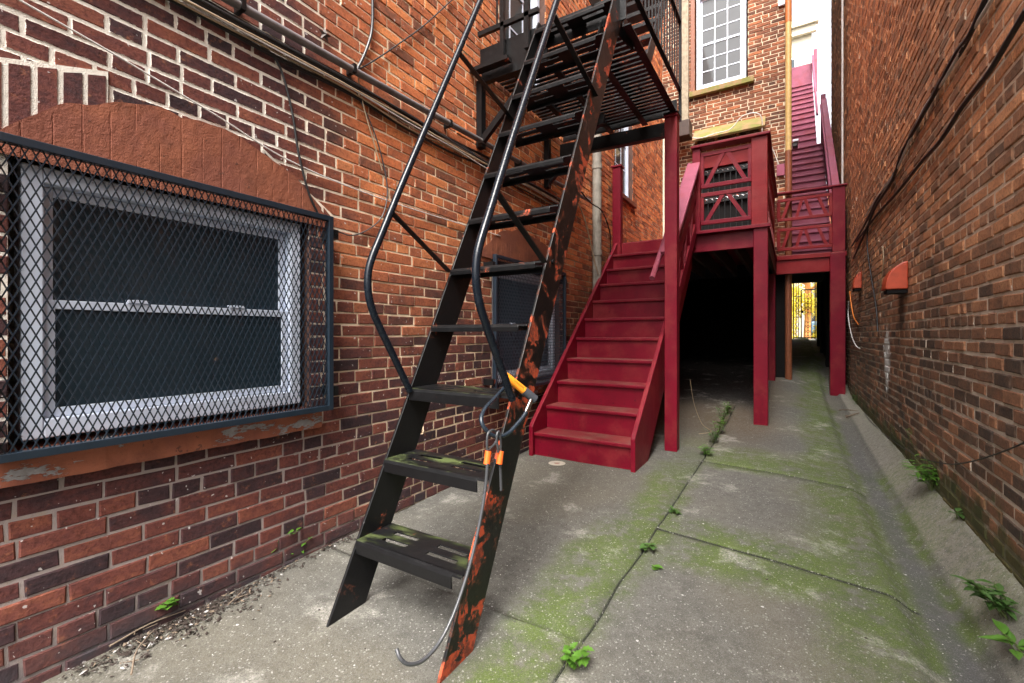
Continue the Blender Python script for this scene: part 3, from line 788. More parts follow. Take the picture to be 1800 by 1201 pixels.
def shrub(x, y, z, h, rad, n, seed, label):
    t = thing('street_shrub', (x, y, z), label, 'shrub'); R = random.Random(seed); V = []; Fc = []; mb = MB()
    for k in range(9):
        a = R.uniform(0, 6.28); mb.tube(smooth([(x, y, z), (x+rad*.4*math.cos(a), y+rad*.4*math.sin(a), z+h*.5), (x+rad*.7*math.cos(a), y+rad*.7*math.sin(a), z+h*.9)], 4), .02, 5, .006)
    mb.build('stems', M_BARK, t)
    for i in range(n):
        a = R.uniform(0, 6.28); q = R.random()**.5; zz = R.random()
        p = Vector((x+rad*q*math.cos(a)*(1-.3*zz), y+rad*q*math.sin(a)*(1-.3*zz), z+h*zz*(1+.15*math.sin(a*3)))); d = Vector((R.gauss(0, 1), R.gauss(0, 1), R.gauss(0, 1))).normalized(); b = d.orthogonal().normalized(); s = R.uniform(.05, .09)
        k = len(V); V += [p-d*s, p+b*s*.5, p+d*s, p-b*s*.5]; Fc.append((k, k+1, k+2, k+3))
    mb = MB(); mb.add(V, Fc); mb.build('foliage', M_TREEL, t, recalc=False)
shrub(-.35, 24.6, 1.0, 2.4, .55, 1500, 3, 'yellow green shrub left of the warm brown trunk beyond the gate')
shrub(1.25, 27.2, 1.0, .75, .5, 700, 4, 'low yellow shrub at the kerb in front of the parked car')
def car():
    x, y, z = 2.6, 28.2, 1.0
    t = thing('parked_car', (x, y, z), 'pale blue parked car on the street seen through the iron gate', 'car')
    MP = simple('pale_blue_car_paint', (.16, .26, .36), .25, 0, .6, var=.1); MT = simple('tyre_rubber', (.015, .015, .015), .8)
    b = MB(); L = 2.1
    prof = [(-L, .3), (-L, .75), (-L+.15, .85), (-.95, .92), (.95, .92), (L-.1, .82), (L, .65), (L, .3)]
    b.prism([(x+p, z+q) for p, q in prof], 'y', y-.85, y+.85)
    b.prism([(x-1.35, z+.92), (x-.8, z+1.42), (x+.55, z+1.45), (x+1.1, z+.92)], 'y', y-.72, y+.72)
    b.build('body', MP, t, bevel=.05)
    g = MB(); g.prism([(x-1.2, z+.96), (x-.75, z+1.36), (x+.5, z+1.38), (x+.95, z+.96)], 'y', y-.726, y-.722); g.build('side_window', M_GLASS, t)
    for xx in (-1.3, 1.3):
        for yy in (-.86, .86):
            q = MB(); q.tube([(x+xx, y+yy-.1, z+.32), (x+xx, y+yy+.1, z+.32)], .32, 18); q.build('wheel', MT, t)
    h = MB(); h.box(x-L-.01, x-L+.08, y-.8, y-.5, z+.55, z+.7); h.build('headlight', M_WHITE, t, bevel=.02)
car()
far = thing('corner_house', (-3, 31, 1), 'pale cornice topped house across the street seen above the pink stair', 'house')
MC = simple('pale_stone', (.62, .55, .42), .8)
mb = MB(); mb.box(-8, .85, 30, 38, 1, 18.2); mb.build('wall', MC, far)
mb = MB(); mb.box(-8.2, 1.15, 29.6, 29.995, 18.21, 18.9); mb.box(-8.2, 1.05, 29.75, 29.996, 17.8, 18.2); mb.build('cornice', MC, far)
for zz in (13.4, 15.3):
    mb = MB(); mb.box(-.52, .12, 29.96, 29.998, zz, zz+1.4); o = mb.build('window', M_WHITE, far)
    mb = MB(); mb.box(-.44, .04, 29.95, 29.959, zz+.1, zz+1.3); mb.build('pane', M_GLASS, o)
mb = MB(); mb.box(-12, -8.3, 33, 40, 1, 9); mb.build('side_wing', MC, far)
fh = thing('brick_row', (8, 34, 1), 'plain red row house across the street behind the gate trees', 'house')
mb = MB(); mb.box(1.3, 14, 33, 40, 1, 9.5); mb.build('wall', simple('far_red_brick', (.30, .11, .05), .9), fh)
for k in range(4):
    mb = MB(); mb.box(2+k*2.6, 3+k*2.6, 32.95, 32.998, 3, 5); mb.build('window', M_GLASS, fh)

# ------------------------------------------------------------------ red staircase beside the wall
ZD = 2.48; Y0, Y1 = 3.74, 6.15; SX0, SX1 = -2.10, -1.10; ZB = .065; NR = 11; RISE = (ZD-ZB)/NR; RUN = (Y1-Y0)/(NR-1)
st = thing('wooden_staircase', (-1.6, 3.8, .06), 'steep wine red wooden staircase rising beside the left brick wall', 'staircase')
for k in range(NR-1):
    z = ZB+RISE*(k+1); y = Y0+RUN*k
    mb = MB(); mb.box(SX0+.042, SX1-.042, y-.03, y+RUN+.012, z-.034, z); mb.build('tread', M_RED, st, bevel=.008)
for k in range(NR):
    z = ZB+RISE*k; y = Y0+RUN*k
    mb = MB(); mb.box(SX0+.042, SX1-.042, y, y+.018, z-(.03 if k == 0 else 0.0), z+RISE-.0345); mb.build('riser', M_RED, st)
sl = RISE/RUN
for (a, b) in ((SX0, SX0+.04), (SX1-.04, SX1)):
    y0 = Y0-.05
    mb = MB(); mb.prism([(y0, .03), (y0, ZB+RISE+.05), (y0+.02, ZB+RISE+.08), (Y1-.003, ZD+.03), (Y1-.003, ZD-.42), (y0+.34, .03)], 'x', a, b)
    mb.build('stringer', M_RED, st, bevel=.006)
# hand rail and stair guard between the tall post and the deck post
XG = -1.055
def ln(y, dz): return ZB+RISE+(y-Y0)*sl+dz
hr = MB(); hr.tube([(XG-.10, 4.42, ln(4.42, .83)), (XG-.10, Y1+.1, ln(Y1+.1, .83))], .026, 12); hr.build('handrail', M_PINK, st)
gd = MB(); gd.beam((XG, 4.60, ln(4.60, .93)), (XG, Y1-.08, ln(Y1-.08, .93)), .13, .035); gd.build('top_rail', M_PINK, st, bevel=.005)  # paler colour stands in for sky reflected on the rail
gd = MB()
for dz, w_, h_ in ((.60, .04, .13), (.12, .04, .14), (.80, .035, .09)):
    gd.beam((XG, 4.60, ln(4.60, dz)), (XG, Y1-.08, ln(Y1-.08, dz)), w_, h_)
guard = gd.build('stair_guard', M_RED, st, bevel=.004)
gd = MB()
for k in range(4):
    ya = 4.66+k*.36; gd.beam((XG, ya, ln(ya, .15)), (XG, ya+.15, ln(ya+.15, .57)), .03, .035, up=(1, 0, 0)); gd.beam((XG, ya+.31, ln(ya+.31, .15)), (XG, ya+.17, ln(ya+.17, .57)), .03, .035, up=(1, 0, 0))
gd.build('lattice', M_RED, guard)
MB().box(-2.135, -2.02, Y1-.06, Y1+.05, ZD-.35, ZD+1.02).build('newel_post', M_RED, st, bevel=.006)
MB().box(-2.15, -2.005, Y1-.075, Y1+.065, ZD+1.021, ZD+1.05).build('newel_cap', M_RED, st, bevel=.006)

# ------------------------------------------------------------------ deck at the rear door
dk = thing('wooden_deck', (-1.2, 7.5, .2), 'raised wine red deck before the rear door with lattice railings', 'deck')
XD = -.26
def post(p, x0, x1, y0, y1, z0, z1, mat=M_RED, nm='post', bv=.006): return MB().box(x0, x1, y0, y1, z0, z1).build(nm, mat, p, bevel=bv)
post(dk, -.405, XD+.005, Y1-.06, Y1+.085, ground(-.33, Y1)-.02, ZD-.012)
post(dk, -.41, -.265, 8.9, 9.05, ground(-.33, 9)-.02, ZD-.25)
mb = MB(); mb.box(-1.10, -.407, Y1, Y1+.045, ZD-.24, ZD-.022); mb.box(-2.15, -1.105, Y1+.03, Y1+.075, ZD-.26, ZD-.022); mb.build('rim_beam', M_RED, dk, bevel=.005)
mb = MB(); mb.box(XD-.045, XD, Y1+.09, 9.1, ZD-.24, ZD-.022)
for k in range(6): xx = -.62-.27*k; mb.box(xx-.02, xx+.02, Y1+.08, 9.15, ZD-.23, ZD-.023)
mb.build('joists', M_DWOOD, dk)  # dark joist colour stands in for the shade under the deck
for k in range(20):
    y = Y1-.04+k*.1605
    if y > YF-.1: break
    MB().box(-2.17 if k else -1.095, XD+.02, y, y+.155, ZD-.02, ZD+.006).build('deck_board', M_RED, dk, bevel=.004)
def bandrail(parent, p0, p1, zlo, zhi, xs, mat, name, lat=True):
    """one horizontal band: two rails and slanting slats; xs: list of (t_bottom, t_top) along the run"""
    p0 = Vector(p0); p1 = Vector(p1); d = p1-p0; mb = MB()
    mb.beam(p0+Vector((0, 0, zlo)), p1+Vector((0, 0, zlo)), .035, .05); mb.beam(p0+Vector((0, 0, zhi)), p1+Vector((0, 0, zhi)), .035, .05)
    for t in (0.02, .98): mb.beam(p0+d*t+Vector((0, 0, zlo+.026)), p0+d*t+Vector((0, 0, zhi-.026)), .032, .05, up=tuple(d.normalized()))
    r = mb.build(name, mat, parent, bevel=.004)
    mb = MB()
    for (a, b) in xs: mb.beam(p0+d*a+Vector((0, 0, zlo+.02)), p0+d*b+Vector((0, 0, zhi-.02)), .045, .024, up=tuple(d.normalized().cross(Vector((0, 0, 1)))))
    mb.build('lattice', mat, r)
LAM = [(.12, .45), (.88, .55)]
post(dk, -1.095, -1.0, Y1-.035, Y1+.06, ZD+.008, ZD+1.06)
post(dk, -.43, XD, Y1-.035, Y1+.06, ZD+.008, ZD+1.06, M_RED2)
for zl, zh in ((.12, .47), (.58, .98)): bandrail(dk, (-.998, Y1+.01, ZD), (-.432, Y1+.01, ZD), zl, zh, LAM, M_RED, 'railing')
MB().box(-1.11, XD+.03, Y1-.07, Y1+.09, ZD+1.062, ZD+1.095).build('cap_rail', M_RED, dk, bevel=.006)
MB().box(-1.11, XD+.035, Y1-.09, Y1-.045, ZD-.028, ZD+.012).build('deck_nosing', M_RED, dk, bevel=.004)
for zl, zh in ((.12, .47), (.58, .98)): bandrail(dk, (XD-.03, Y1+.062, ZD), (XD-.03, 9.0, ZD), zl, zh, [(.05+.1*k, .1+.1*k) for k in range(9)], M_RED2, 'railing')
MB().box(XD-.09, XD+.03, Y1+.092, 9.05, ZD+1.062, ZD+1.095).build('cap_rail', M_RED, dk, bevel=.006)

# tall post carrying the fire escape
tp = thing('timber_post', (-1.0, 4.54, .06), 'tall square wine red post standing on the concrete under the fire escape platform', 'post')
post(tp, -1.055, -.94, 4.485, 4.60, ground(-1, 4.54)-.02, 3.27, nm='shaft')
post(tp, -1.062, -.933, 4.478, 4.607, 3.272, 3.30, nm='cap')

# ------------------------------------------------------------------ upper stair over the passage
us = thing('upper_staircase', (.3, 9.2, .5), 'long faded pink stair climbing the gap between the two brick buildings', 'staircase')
GX0, GX1 = -.10, .60; YG = 9.0; ZL = 2.52
post(us, .50, .70, YG-.07, YG+.12, ground(.6, YG)-.03, ZL-.01)
post(us, .53, .70, YG-.05, YG+.10, ZL+.012, ZL+1.05)
mb = MB(); mb.box(-.25, .498, YG-.03, YG+.06, ZL-.30, ZL-.07); mb.build('rim_beam', M_RED2, us, bevel=.006)
mb = MB(); mb.box(-.238, .72, YG-.06, YG+.19, ZL-.068, ZL+.008); mb.box(GX0-.015, .72, YG+.191, YG+.8, ZL-.068, ZL+.008); mb.build('landing', M_RED2, us, bevel=.006)
SL2 = [(.10, .22), (.36, .46), (.63, .52), (.90, .76)]
for zl, zh in ((.12, .45), (.62, .95)): bandrail(us, (-.235, YG-.01, ZL), (.528, YG-.01, ZL), zl, zh, SL2, M_RED2, 'railing')
MB().box(-.25, .73, YG-.075, YG+.075, ZL+1.052, ZL+1.082).build('cap_rail', M_RED, us, bevel=.006)
ys, zs_ = YG+.70, ZL; P1 = []
def flight(n, run, rise, y, z, x0, x1):
    for k in range(n):
        mb = MB(); mb.box(x0, x1, y, y+.02, z+.001, z+rise-.036); mb.build('riser', M_PINK, us)
        mb = MB(); mb.box(x0, x1, y-.03, y+run+.02, z+rise-.035, z+rise); mb.build('tread', M_PINK, us, bevel=.006)
        y += run; z += rise
    return y, z
ya, za = flight(16, .22, .2, ys, zs_, GX0, .585)
MB().box(GX0, .585, ya+.02, ya+.5, za-.06, za-.001).build('landing', M_PINK, us)
yb, zb = flight(13, .26, .25, ya+.46, za, GX0, .50)
MB().box(GX0, .50, yb, yb+.04, zb, zb+.75).build('top_panel', M_PINK, us, bevel=.01)
MB().box(GX0, .585, ys-.02, ya, zs_-.06, zs_-.01).build('under_board', M_DARK, us)
mb = MB(); mb.prism([(ys-.3, zs_-.1), (ys-.3, zs_+1.0), (ya+.1, za+1.15), (ya+.1, za-.1)], 'x', .60, .64); mb.build('side_panel', M_PINK, us, bevel=.006)
MB().beam((.56, ys-.35, zs_+.78), (.56, ya, za+1.0), .05, .05).build('handrail', M_PINK, us, bevel=.01)
mb = MB(); mb.beam((.62, ys-.3, zs_+1.03), (.62, ya+.12, za+1.18), .11, .04); mb.build('cap_rail', M_PINK, us, bevel=.006)
MB().box(.56, .66, ya+.1, ya+.2, za-.1, za+1.3).build('newel_post', M_PINK, us, bevel=.006)
MB().beam((.50, ya+.4, za+.95), (.50, yb, zb+.95), .05, .06).build('handrail', M_PINK, us, bevel=.01)
MB().box(.53, .62, yb-.1, yb, zb-.2, zb+1.1).build('newel_post', M_PINK, us, bevel=.006)

# ------------------------------------------------------------------ fire escape with its ladder
ZO = CZ
fe = thing('fire_escape', (-1.3, 1.2, 0), 'black iron fire escape with a steep ladder, peeling red primer, under a slatted platform', 'fire escape')
LX0, LX1 = -1.605, -1.02; SLP = 1.95
def ly(z): return 1.165+z/SLP           # front edge of stringer at height z above ground
ZT = 3.50
for (x, m) in ((LX0, M_IR), (LX1, M_IRP)):
    mb = MB(); wd = .19
    z0 = ground(x, 1.2)-.004
    mb.prism([(ly(z0), z0), (ly(z0)+wd, z0), (ly(ZT)+wd, ZT), (ly(ZT), ZT)], 'x', x-.006, x+.006)
    mb.prism([(ly(z0)+wd-.008, z0), (ly(z0)+wd, z0), (ly(ZT)+wd, ZT), (ly(ZT)+wd-.008, ZT)], 'x', x+.006, x+.028) if x > -1.2 and False else None
    mb.build('stringer', m, fe, bevel=.002)
TZ = [CZ-.878+.31*k for k in range(11)]
for k, z in enumerate(TZ):
    y = ly(z)-.005; dp = .19; x0, x1 = LX0+.007, LX1-.007; t = .006
    mb = MB(); slots = [(.16, .40), (.60, .86)]
    ysl = [(.055, .075), (.125, .145)]
    # top plate with four slots cut as cells
    xs = sorted([x0, x1]+[x0+(x1-x0)*q for s in slots for q in s]); yss = [y, y+.048, y+.074, y+.115, y+.141, y+dp]
    V = []; Fc = []
    for zz in (z, z-t):
        for yy in yss:
            for xx in xs:
                sag = .004*math.sin(xx*37+k*3)
                V.append((xx, yy, zz+.002*math.sin(xx*9+k)))
    nx, ny = len(xs), len(yss); hole = set()
    for i in range(nx-1):
        for j in range(ny-1):
            h = (i in (1, 3)) and (j in (1, 3))
            if h: hole.add((i, j)); continue
            a = j*nx+i; Fc.append((a, a+1, a+nx+1, a+nx)); b = a+nx*ny; Fc.append((b, b+nx, b+nx+1, b+1))
    N = nx*ny
    for (i, j) in hole:
        a = j*nx+i
        for (p, q) in ((a, a+1), (a+1, a+nx+1), (a+nx+1, a+nx), (a+nx, a)): Fc.append((p, q, q+N, p+N))
    mb.add(V, Fc)
    # rolled front lip with a notch near its end, and rear lip
    lh = .06 if k < 3 else .036
    lip = [(y, z), (y-.010, z-.004), (y-.015, z-.016), (y-.013, z-lh), (y-.007, z-lh), (y-.008, z-.016), (y, z-.006)]
    xe = x1-.045
    mb.prism(lip, 'x', x0, xe)
    mb.prism([(y, z), (y-.010, z-.004), (y-.012, z-.012), (y, z-.006)], 'x', xe, x1)
    mb.box(x0, x1, y+dp, y+dp+.005, z-.03, z)
    mb.build('ladder_tread', M_IRM if k < 3 else M_IR, fe, bevel=.0015, recalc=True)
    if k >= 8: continue
# handrails
rp = [(1.63, -.255), (1.52, -.10), (1.415, .05), (1.365, .15), (1.362, .25), (1.40, .36), (1.59, .76), (1.71, 1.0), (2.06, 1.72), (2.46, 2.55), (2.60, 2.9), (2.75, 3.3)]
ex = [(1.40, .36), (1.48, .53)]
rp = [(1.615, -.27), (1.52, -.115), (1.43, .03), (1.385, .11), (1.362, .19), (1.362, .27), (1.385, .345), (1.45, .48), (1.60, .79), (1.90, 1.39), (2.24, 2.07), (2.64, 2.87), (3.0, 3.6)]
for x in (LX0+.0225, LX1+.0225):
    MB().tube(smooth([(x, a, b+CZ) for a, b in rp], 5), .0165, 12).build('ladder_handrail', M_IRC, fe)
    for (a, b) in (((1.497, .575), (1.90, .345)), ((1.997, 1.58), (2.56, 1.43))):
        b_ = MB(); b_.beam((x-.008, a[0], a[1]+CZ), (x-.008, b[0]+.02, b[1]+CZ), .008, .028, up=(1, 0, 0)); b_.build('brace', M_IR, fe)
    for z in (TZ[2]-.01, TZ[4]):
        b_ = MB(); yy = ly(z)+.06; b_.tube([(x-.030, yy, z), (x-.008, yy, z)], .012, 8); b_.build('bolt', M_IR, fe)
# platform
ZP = CZ+2.2; PY0, PY1 = 3.04, 4.62; PX0, PX1 = XL+.012, -1.0
mb = MB(); k = 0; y = PY0+.1
while y < PY1-.03:
    mb.box(PX0, PX1-.002, y, y+.042, ZP-.004+.0, ZP+.006); y += .064
mb.build('platform_slats', M_IR, fe)
mb = MB()
mb.box(PX0, PX1+.03, PY0, PY0+.012, ZP-.045, ZP+.14); mb.box(PX0, PX1+.03, PY1, PY1+.012, ZP-.05, ZP+.1)
for xx in (PX1+.002, -1.95, -1.65, -1.30):
    mb.box(xx, xx+.01, PY0+.013, PY1-.001, ZP-.085, ZP-.006); mb.box(xx+.011, xx+.055, PY0+.013, PY1-.001, ZP-.085, ZP-.077)
mb.build('platform_frame', M_IR, fe)
mb = MB(); mb.beam((PX0, 4.545, CZ+2.03), (-1.06, 4.545, CZ+2.0), .01, .13); mb.beam((PX0, 4.585, CZ+1.965), (-1.06, 4.585, CZ+1.94), .06, .01); mb.build('support_beam', M_IR, fe)
mb = MB(); mb.box(-1.06, -.93, 4.46, 4.62, 3.301, 3.312); mb.build('post_plate', M_IR, fe)
def bracket(y):
    mb = MB(); mb.box(XL+.008, XL+.06, y-.03, y+.03, CZ+1.52, CZ+2.06)
    mb.beam((XL+.06, y, CZ+2.08), (-1.55, y, CZ+2.08), .05, .09); mb.beam((XL+.03, y, CZ+1.56), (-1.62, y, CZ+2.05), .04, .05)
    mb.box(XL+.008, XL+.36, y-.12, y-.05, CZ+2.09, CZ+2.12); mb.build('wall_bracket', M_IR, fe)
bracket(3.02); bracket(4.2)
# railings
mb = MB()
for i in range(15):
    y = PY0+.25+i*.1
    if y > PY1+.05: break
    mb.box(PX1+.032, PX1+.044, y-.006, y+.006, ZP+.235, ZP+1.2)
for z in (ZP+.22, ZP+.9): mb.box(PX1+.02, PX1+.055, PY0+.1, PY1+.1, z, z+.012)
mb.box(PX1+.03, PX1+.055, PY1+.08, PY1+.11, ZP-.08, ZP+1.2)
mb.build('platform_railing', M_IR, fe)
mb = MB(); mb.box(XL+.02, LX0-.02, PY0-.05, PY0-.02, CZ+2.42, CZ+2.455); mb.box(XL+.24, XL+.27, PY0-.05, PY0-.02, CZ+2.15, CZ+3.2); mb.box(LX0-.14, LX0-.10, PY0-.05, PY0-.019, CZ+2.18, CZ+3.2)
mb.box(LX0-.4, LX0-.388, PY0-.04, PY0-.028, CZ+2.456, CZ+3.2)
mb.build('front_railing', M_IR, fe)
mb = MB(); mb.box(-1.20, -1.195, PY0-.1, PY0+.6, CZ+2.3, CZ+2.44); mb.beam((-1.15, 3.0, CZ+2.05), (-1.15, 3.5, CZ+3.2), .05, .012, up=(1, 0, 0)); mb.beam((LX1-.02, 3.02, CZ+2.15), (LX1+.02, 3.3, CZ+2.15), .01, .15); mb.build('gusset', M_IR, fe)
# flight continuing upward behind the platform
for (x) in (-1.75, -1.17):
    mb = MB(); mb.prism([(4.0, ZP), (4.15, ZP), (6.6, ZP+3.7), (6.45, ZP+3.7)], 'x', x-.005, x+.005); mb.build('upper_stringer', M_IR, fe)
for k in range(10):
    z = ZP+.25*(k+1); y = 4.0+.25*(k+1)/1.51
    mb = MB(); mb.box(-1.744, -1.176, y, y+.17, z-.006, z); mb.box(-1.744, -1.176, y-.006, y-.0005, z-.04, z); mb.build('upper_tread', M_IR, fe)

# ------------------------------------------------------------------ lock and its cable on the ladder
lk = thing('bicycle_lock', on_x(905, 720, -1.0), 'U shaped bike lock with amber and slate crossbar hooked on the ladder stringer', 'lock')
A = on_x(892, 657, -.985); B = on_x(938, 700, -.93)
A = on_x(888, 660, -1.04); B = on_x(941, 703, -.945)
dv = (B-A).normalized()
MB().tube([A, A+(B-A)*.62], .0165, 14).build('crossbar', M_YEL, lk)
MB().tube([A+(B-A)*.625, B-dv*.004, B], .0195, 14, .018).build('bar_end', M_GREYPL, lk)
cm = MB(); 
nq = (Vector((0, 0, 0))-dv.cross(ray(915, 690)).normalized())
for i in range(8):
    c = A+(B-A)*(.26+.04*i); side = Vector((1, -.55, .15)).normalized()
    cm.beam(c+side*.0155-Vector((0, 0, .007)), c+side*.0155+Vector((0, 0, .006)), .003, .0025)
cm.build('lettering', M_BLK, lk)
ush = [B-dv*.018, on_x(924, 726, -.955), on_x(908, 747, -.965), on_x(893, 762, -.975), on_x(876, 768, -.985), on_x(862, 763, -1.0), on_x(850, 750, -1.015), on_x(846, 735, -1.03), on_x(853, 718, -1.045), on_x(868, 702, -1.06), on_x(886, 682, -1.075)]
MB().tube(smooth(ush, 5), .0085, 10).build('shackle', M_UBLUE, lk)
MB().tube([B-dv*.018, on_x(924, 725, -.955)], .0105, 10).build('collar', M_CHROME, lk)
ck = thing('lock_cable', on_g(715, 1165), 'grey looped steel cable with orange ferrules hanging from the U lock', 'cable')
XCB = -.985
loop = [(866, 775), (872, 762), (868, 757), (860, 760), (856, 775), (858, 790)]
c1 = [on_x(u, v, XCB+.012) for u, v in ((858, 792), (871, 778), (873, 762), (866, 756), (858, 762), (856, 778), (857, 795))]
MB().tube(smooth(c1, 5), .0048, 8).build('cable_eye', M_GRC, ck)
pt = [(857, 815), (853, 860), (845, 910), (832, 970), (815, 1030), (795, 1085), (772, 1130), (745, 1160), (720, 1168), (704, 1158), (697, 1141)]
MB().tube(smooth([on_x(u, v, XCB+.02-.0022*max(0, i-5)**2) for i, (u, v) in enumerate(pt)], 5), .0062, 8).build('cable_run', M_GRC, ck)
for (u, x) in ((857, XCB+.014), (879, XCB+.03)):
    a = on_x(u+1.5, 793, x); b = on_x(u-1.5, 816, x); MB().tube([a, b], .0125, 10).build('ferrule', M_ORANGE, ck, bevel=.002)
c2 = [on_x(u, v, XCB+.03) for u, v in ((880, 795), (880, 775), (877, 759), (873, 768), (876, 795))]
MB().tube(smooth(c2, 5), .0048, 8).build('cable_eye', M_GRC, ck)
MB().tube(smooth([on_x(u, v, XCB+.03) for u, v in ((879, 815), (880, 835), (881, 862))], 4), .0058, 8).build('cable_tail', M_GRC, ck)

# ------------------------------------------------------------------ pipes, conduits and cables
def cable(name, pts, r, mat, label, cat='cable', group=None, k=6, n=7):
    o = MB().tube(smooth(pts, k), r, n).build(name, mat); tag(o, label, cat, group); return o
XW = XL+.02
dp = thing('drainpipe', (XL+.07, 5.54, .1), 'grey weathered vertical drainpipe on the left wall behind the staircase', 'pipe')
MB().tube([(XL+.07, 5.5, .1), (XL+.07, 5.5, 2.0), (XL+.07, 5.5, 3.9)], .058, 14).build('pipe', M_GALV, dp)
for z in (.9, 2.2, 3.3): MB().tube([(XL+.07, 5.5, z), (XL+.07, 5.5, z+.06)], .066, 14).build('coupling', M_GALV, dp)
ds = thing('downspout', (-.06, YF-.08, .4), 'tall rust brown and ochre downspout at the corner of the rear facade', 'pipe')
gz = ground(-.05, 9.1)
MB().tube([(-.075, YF-.065, gz-.02), (-.075, YF-.065, 4.35)], .052, 14).build('lower_pipe', M_RUST, ds)
MB().tube([(-.075, YF-.065, 4.35), (-.075, YF-.065, 6.55)], .047, 14).build('middle_pipe', simple('ochre_pipe_paint', (.50, .34, .12), .5, var=.4), ds)
MB().tube([(-.075, YF-.065, 6.55), (-.075, YF-.065, 10.5)], .05, 14).build('upper_pipe', simple('orange_pipe_paint', (.46, .14, .03), .5, var=.4), ds)
wl2 = thing('wall_lamp', (.0, YF-.05, 4.1), 'small white and black flood lamp fixed beside the downspout', 'lamp')
MB().box(-.02, .06, YF-.2, YF-.06, 4.36, 4.43).build('lamp_body', M_BLK, wl2, bevel=.01); MB().box(-.015, .07, YF-.23, YF-.1, 4.431, 4.47).build('lamp_head', M_WHITE, wl2, bevel=.01)
tag(MB().box(-.23, -.13, YF-.05, YF-.012, 6.9, 7.0).build('junction_box', M_WHITE, None, bevel=.006), 'small white box on the rear brick beside the downspout, above the window sill', 'box', None)
tag(MB().box(-.25, -.13, YF-.05, YF-.012, 3.95, 4.15).build('junction_box', M_PINK, None, bevel=.006), 'faded pink box on the rear brick beside the door lintel', 'box', None)

cd = thing('conduit', (XL+.05, 2, CZ+1.5), 'grimy steel conduit running along the left wall above the cable bundle', 'conduit')
MB().tube(smooth([(XL+.05, -.6, CZ+1.46), (XL+.05, 1.74, CZ+1.52), (XL+.05, 3.0, CZ+1.57), (XL+.05, 5.3, CZ+1.66)], 4), .021, 10).build('pipe', M_CONDUIT, cd)
for y in (1.12, 1.74, 2.6, 3.6):
    MB().box(XL+.004, XL+.074, y-.010, y+.010, CZ+1.448+.03*y, CZ+1.497+.03*y).build('strap', M_IR, cd)
R = random.Random(4)
bun = [('black cable in the sagging bundle under the conduit, highest strand', M_BLK, .009, .0), ('thick black cable in the bundle under the conduit, second strand', M_BLK, .011, .03), ('pale tan cable in the bundle under the conduit', M_TANC, .006, .055), ('lowest black cable of the bundle under the conduit', M_BLK, .008, .075), ('white cable in the bundle under the conduit', M_WHC, .0045, .045), ('thin dark grey cable in the bundle under the conduit', M_GRC, .006, .02), ('loosest black cable sagging below the bundle toward the fire escape', M_BLK, .005, .085), ('slack tan cable sagging below the bundle toward the fire escape', M_TANC, .0045, .07), ('slack white cable looping under the bundle beside the fire escape', M_WHC, .004, .06)]
for i, (lab, m, r, dz) in enumerate(bun):
    pts = []
    for y in (-.6, .4, .9, 1.3, 1.74, 2.2, 2.7, 3.2, 3.9, 4.8):
        sag = (.05+.022*(i > 5))*math.sin((y-1.74)*2.2+i)*(.4+.6*R.random()) if y > 1.74 else .012*math.sin(y*4+i*2)
        if abs(y-1.74) < .05: sag = 0
        pts.append((XL+.022+.012*(i % 3), y, CZ+1.45+.012*y-dz-abs(sag)))
    cable('cable', pts, r, m, lab, group='cables on the left wall')
def wl_pts(L, x=XL+.018): return [on_x(u, v, x) for u, v in L]
cable('cable', wl_pts([(20, -8), (200, 95), (380, 203), (520, 288), (690, 356), (880, 415)]), .0035, M_WHC, 'thin white wire crossing the left brickwork above the arch')
cable('cable', wl_pts([(655, -20), (654, 50), (643, 90), (628, 122)]), .009, M_GRC, 'thick grey cable dropping from above to the conduit strap')
cable('cable', wl_pts([(800, -5), (745, 45), (700, 78), (660, 105), (628, 124)]), .0045, M_BLK, 'thin black cable slanting up the orange brick from the conduit strap')
cable('cable', wl_pts([(440, 62), (488, 110), (512, 190), (525, 270), (543, 340), (562, 382)], XL+.022), .006, M_BLK, 'black cable dropping from the bundle to the window grille corner')
cable('cable', wl_pts([(612, 128), (628, 165), (655, 225), (672, 280), (681, 335), (673, 378), (650, 402), (618, 414), (588, 404)], XL+.02), .004, M_GRC, 'dark looped wire hanging from the strap to the grille bracket')
cable('cable', wl_pts([(628, 128), (640, 190), (657, 250), (672, 300)], XL+.026), .0035, M_TANC, 'pale wire hanging below the conduit strap beside the dark loop')
cable('cable', [(XL+.03, 5.0, 2.75), (XL+.06, 5.15, 2.55), (XL+.08, 5.3, 2.25), (XL+.1, 5.42, 2.0), (XL+.12, 5.6, 1.85)], .008, M_TANC, 'tan cable curling around the grey drainpipe')
cable('cable', [(XL+.04, 5.62, 1.2), (XL+.12, 5.68, 1.6), (XL+.07, 5.75, 2.0), (XL+.13, 5.85, 2.25), (XL+.08, 6.0, 2.0), (XL+.12, 5.9, 1.7), (XL+.1, 5.75, 1.75)], .007, M_GRC, 'grey cable coiled between the drainpipe and the stair newel')
cable('cable', [(XL+.03, 4.9, 2.95), (XL+.1, 5.2, 2.8), (XL+.14, 5.5, 2.75), (XL+.1, 5.9, 2.55), (XL+.06, 6.0, 2.2), (XL+.05, 5.8, 1.6)], .008, M_BLK, 'black cable looping over the grey drainpipe')
star = MB(); sc_ = on_x(570, 62, XL+.012); V = []
for i in range(10):
    a = math.pi*2*i/10+.3; r = .042 if i % 2 == 0 else .017; V.append((XL+.016, sc_.y+r*math.cos(a), sc_.z+r*math.sin(a)))
star.add(V+[(XL+.034, sc_.y, sc_.z)], [(i, (i+1) % 10, 10) for i in range(10)]+[tuple(range(10))])
tag(star.build('wall_anchor', M_DWOOD), 'rusty star shaped anchor plate on the left brick wall', 'anchor')

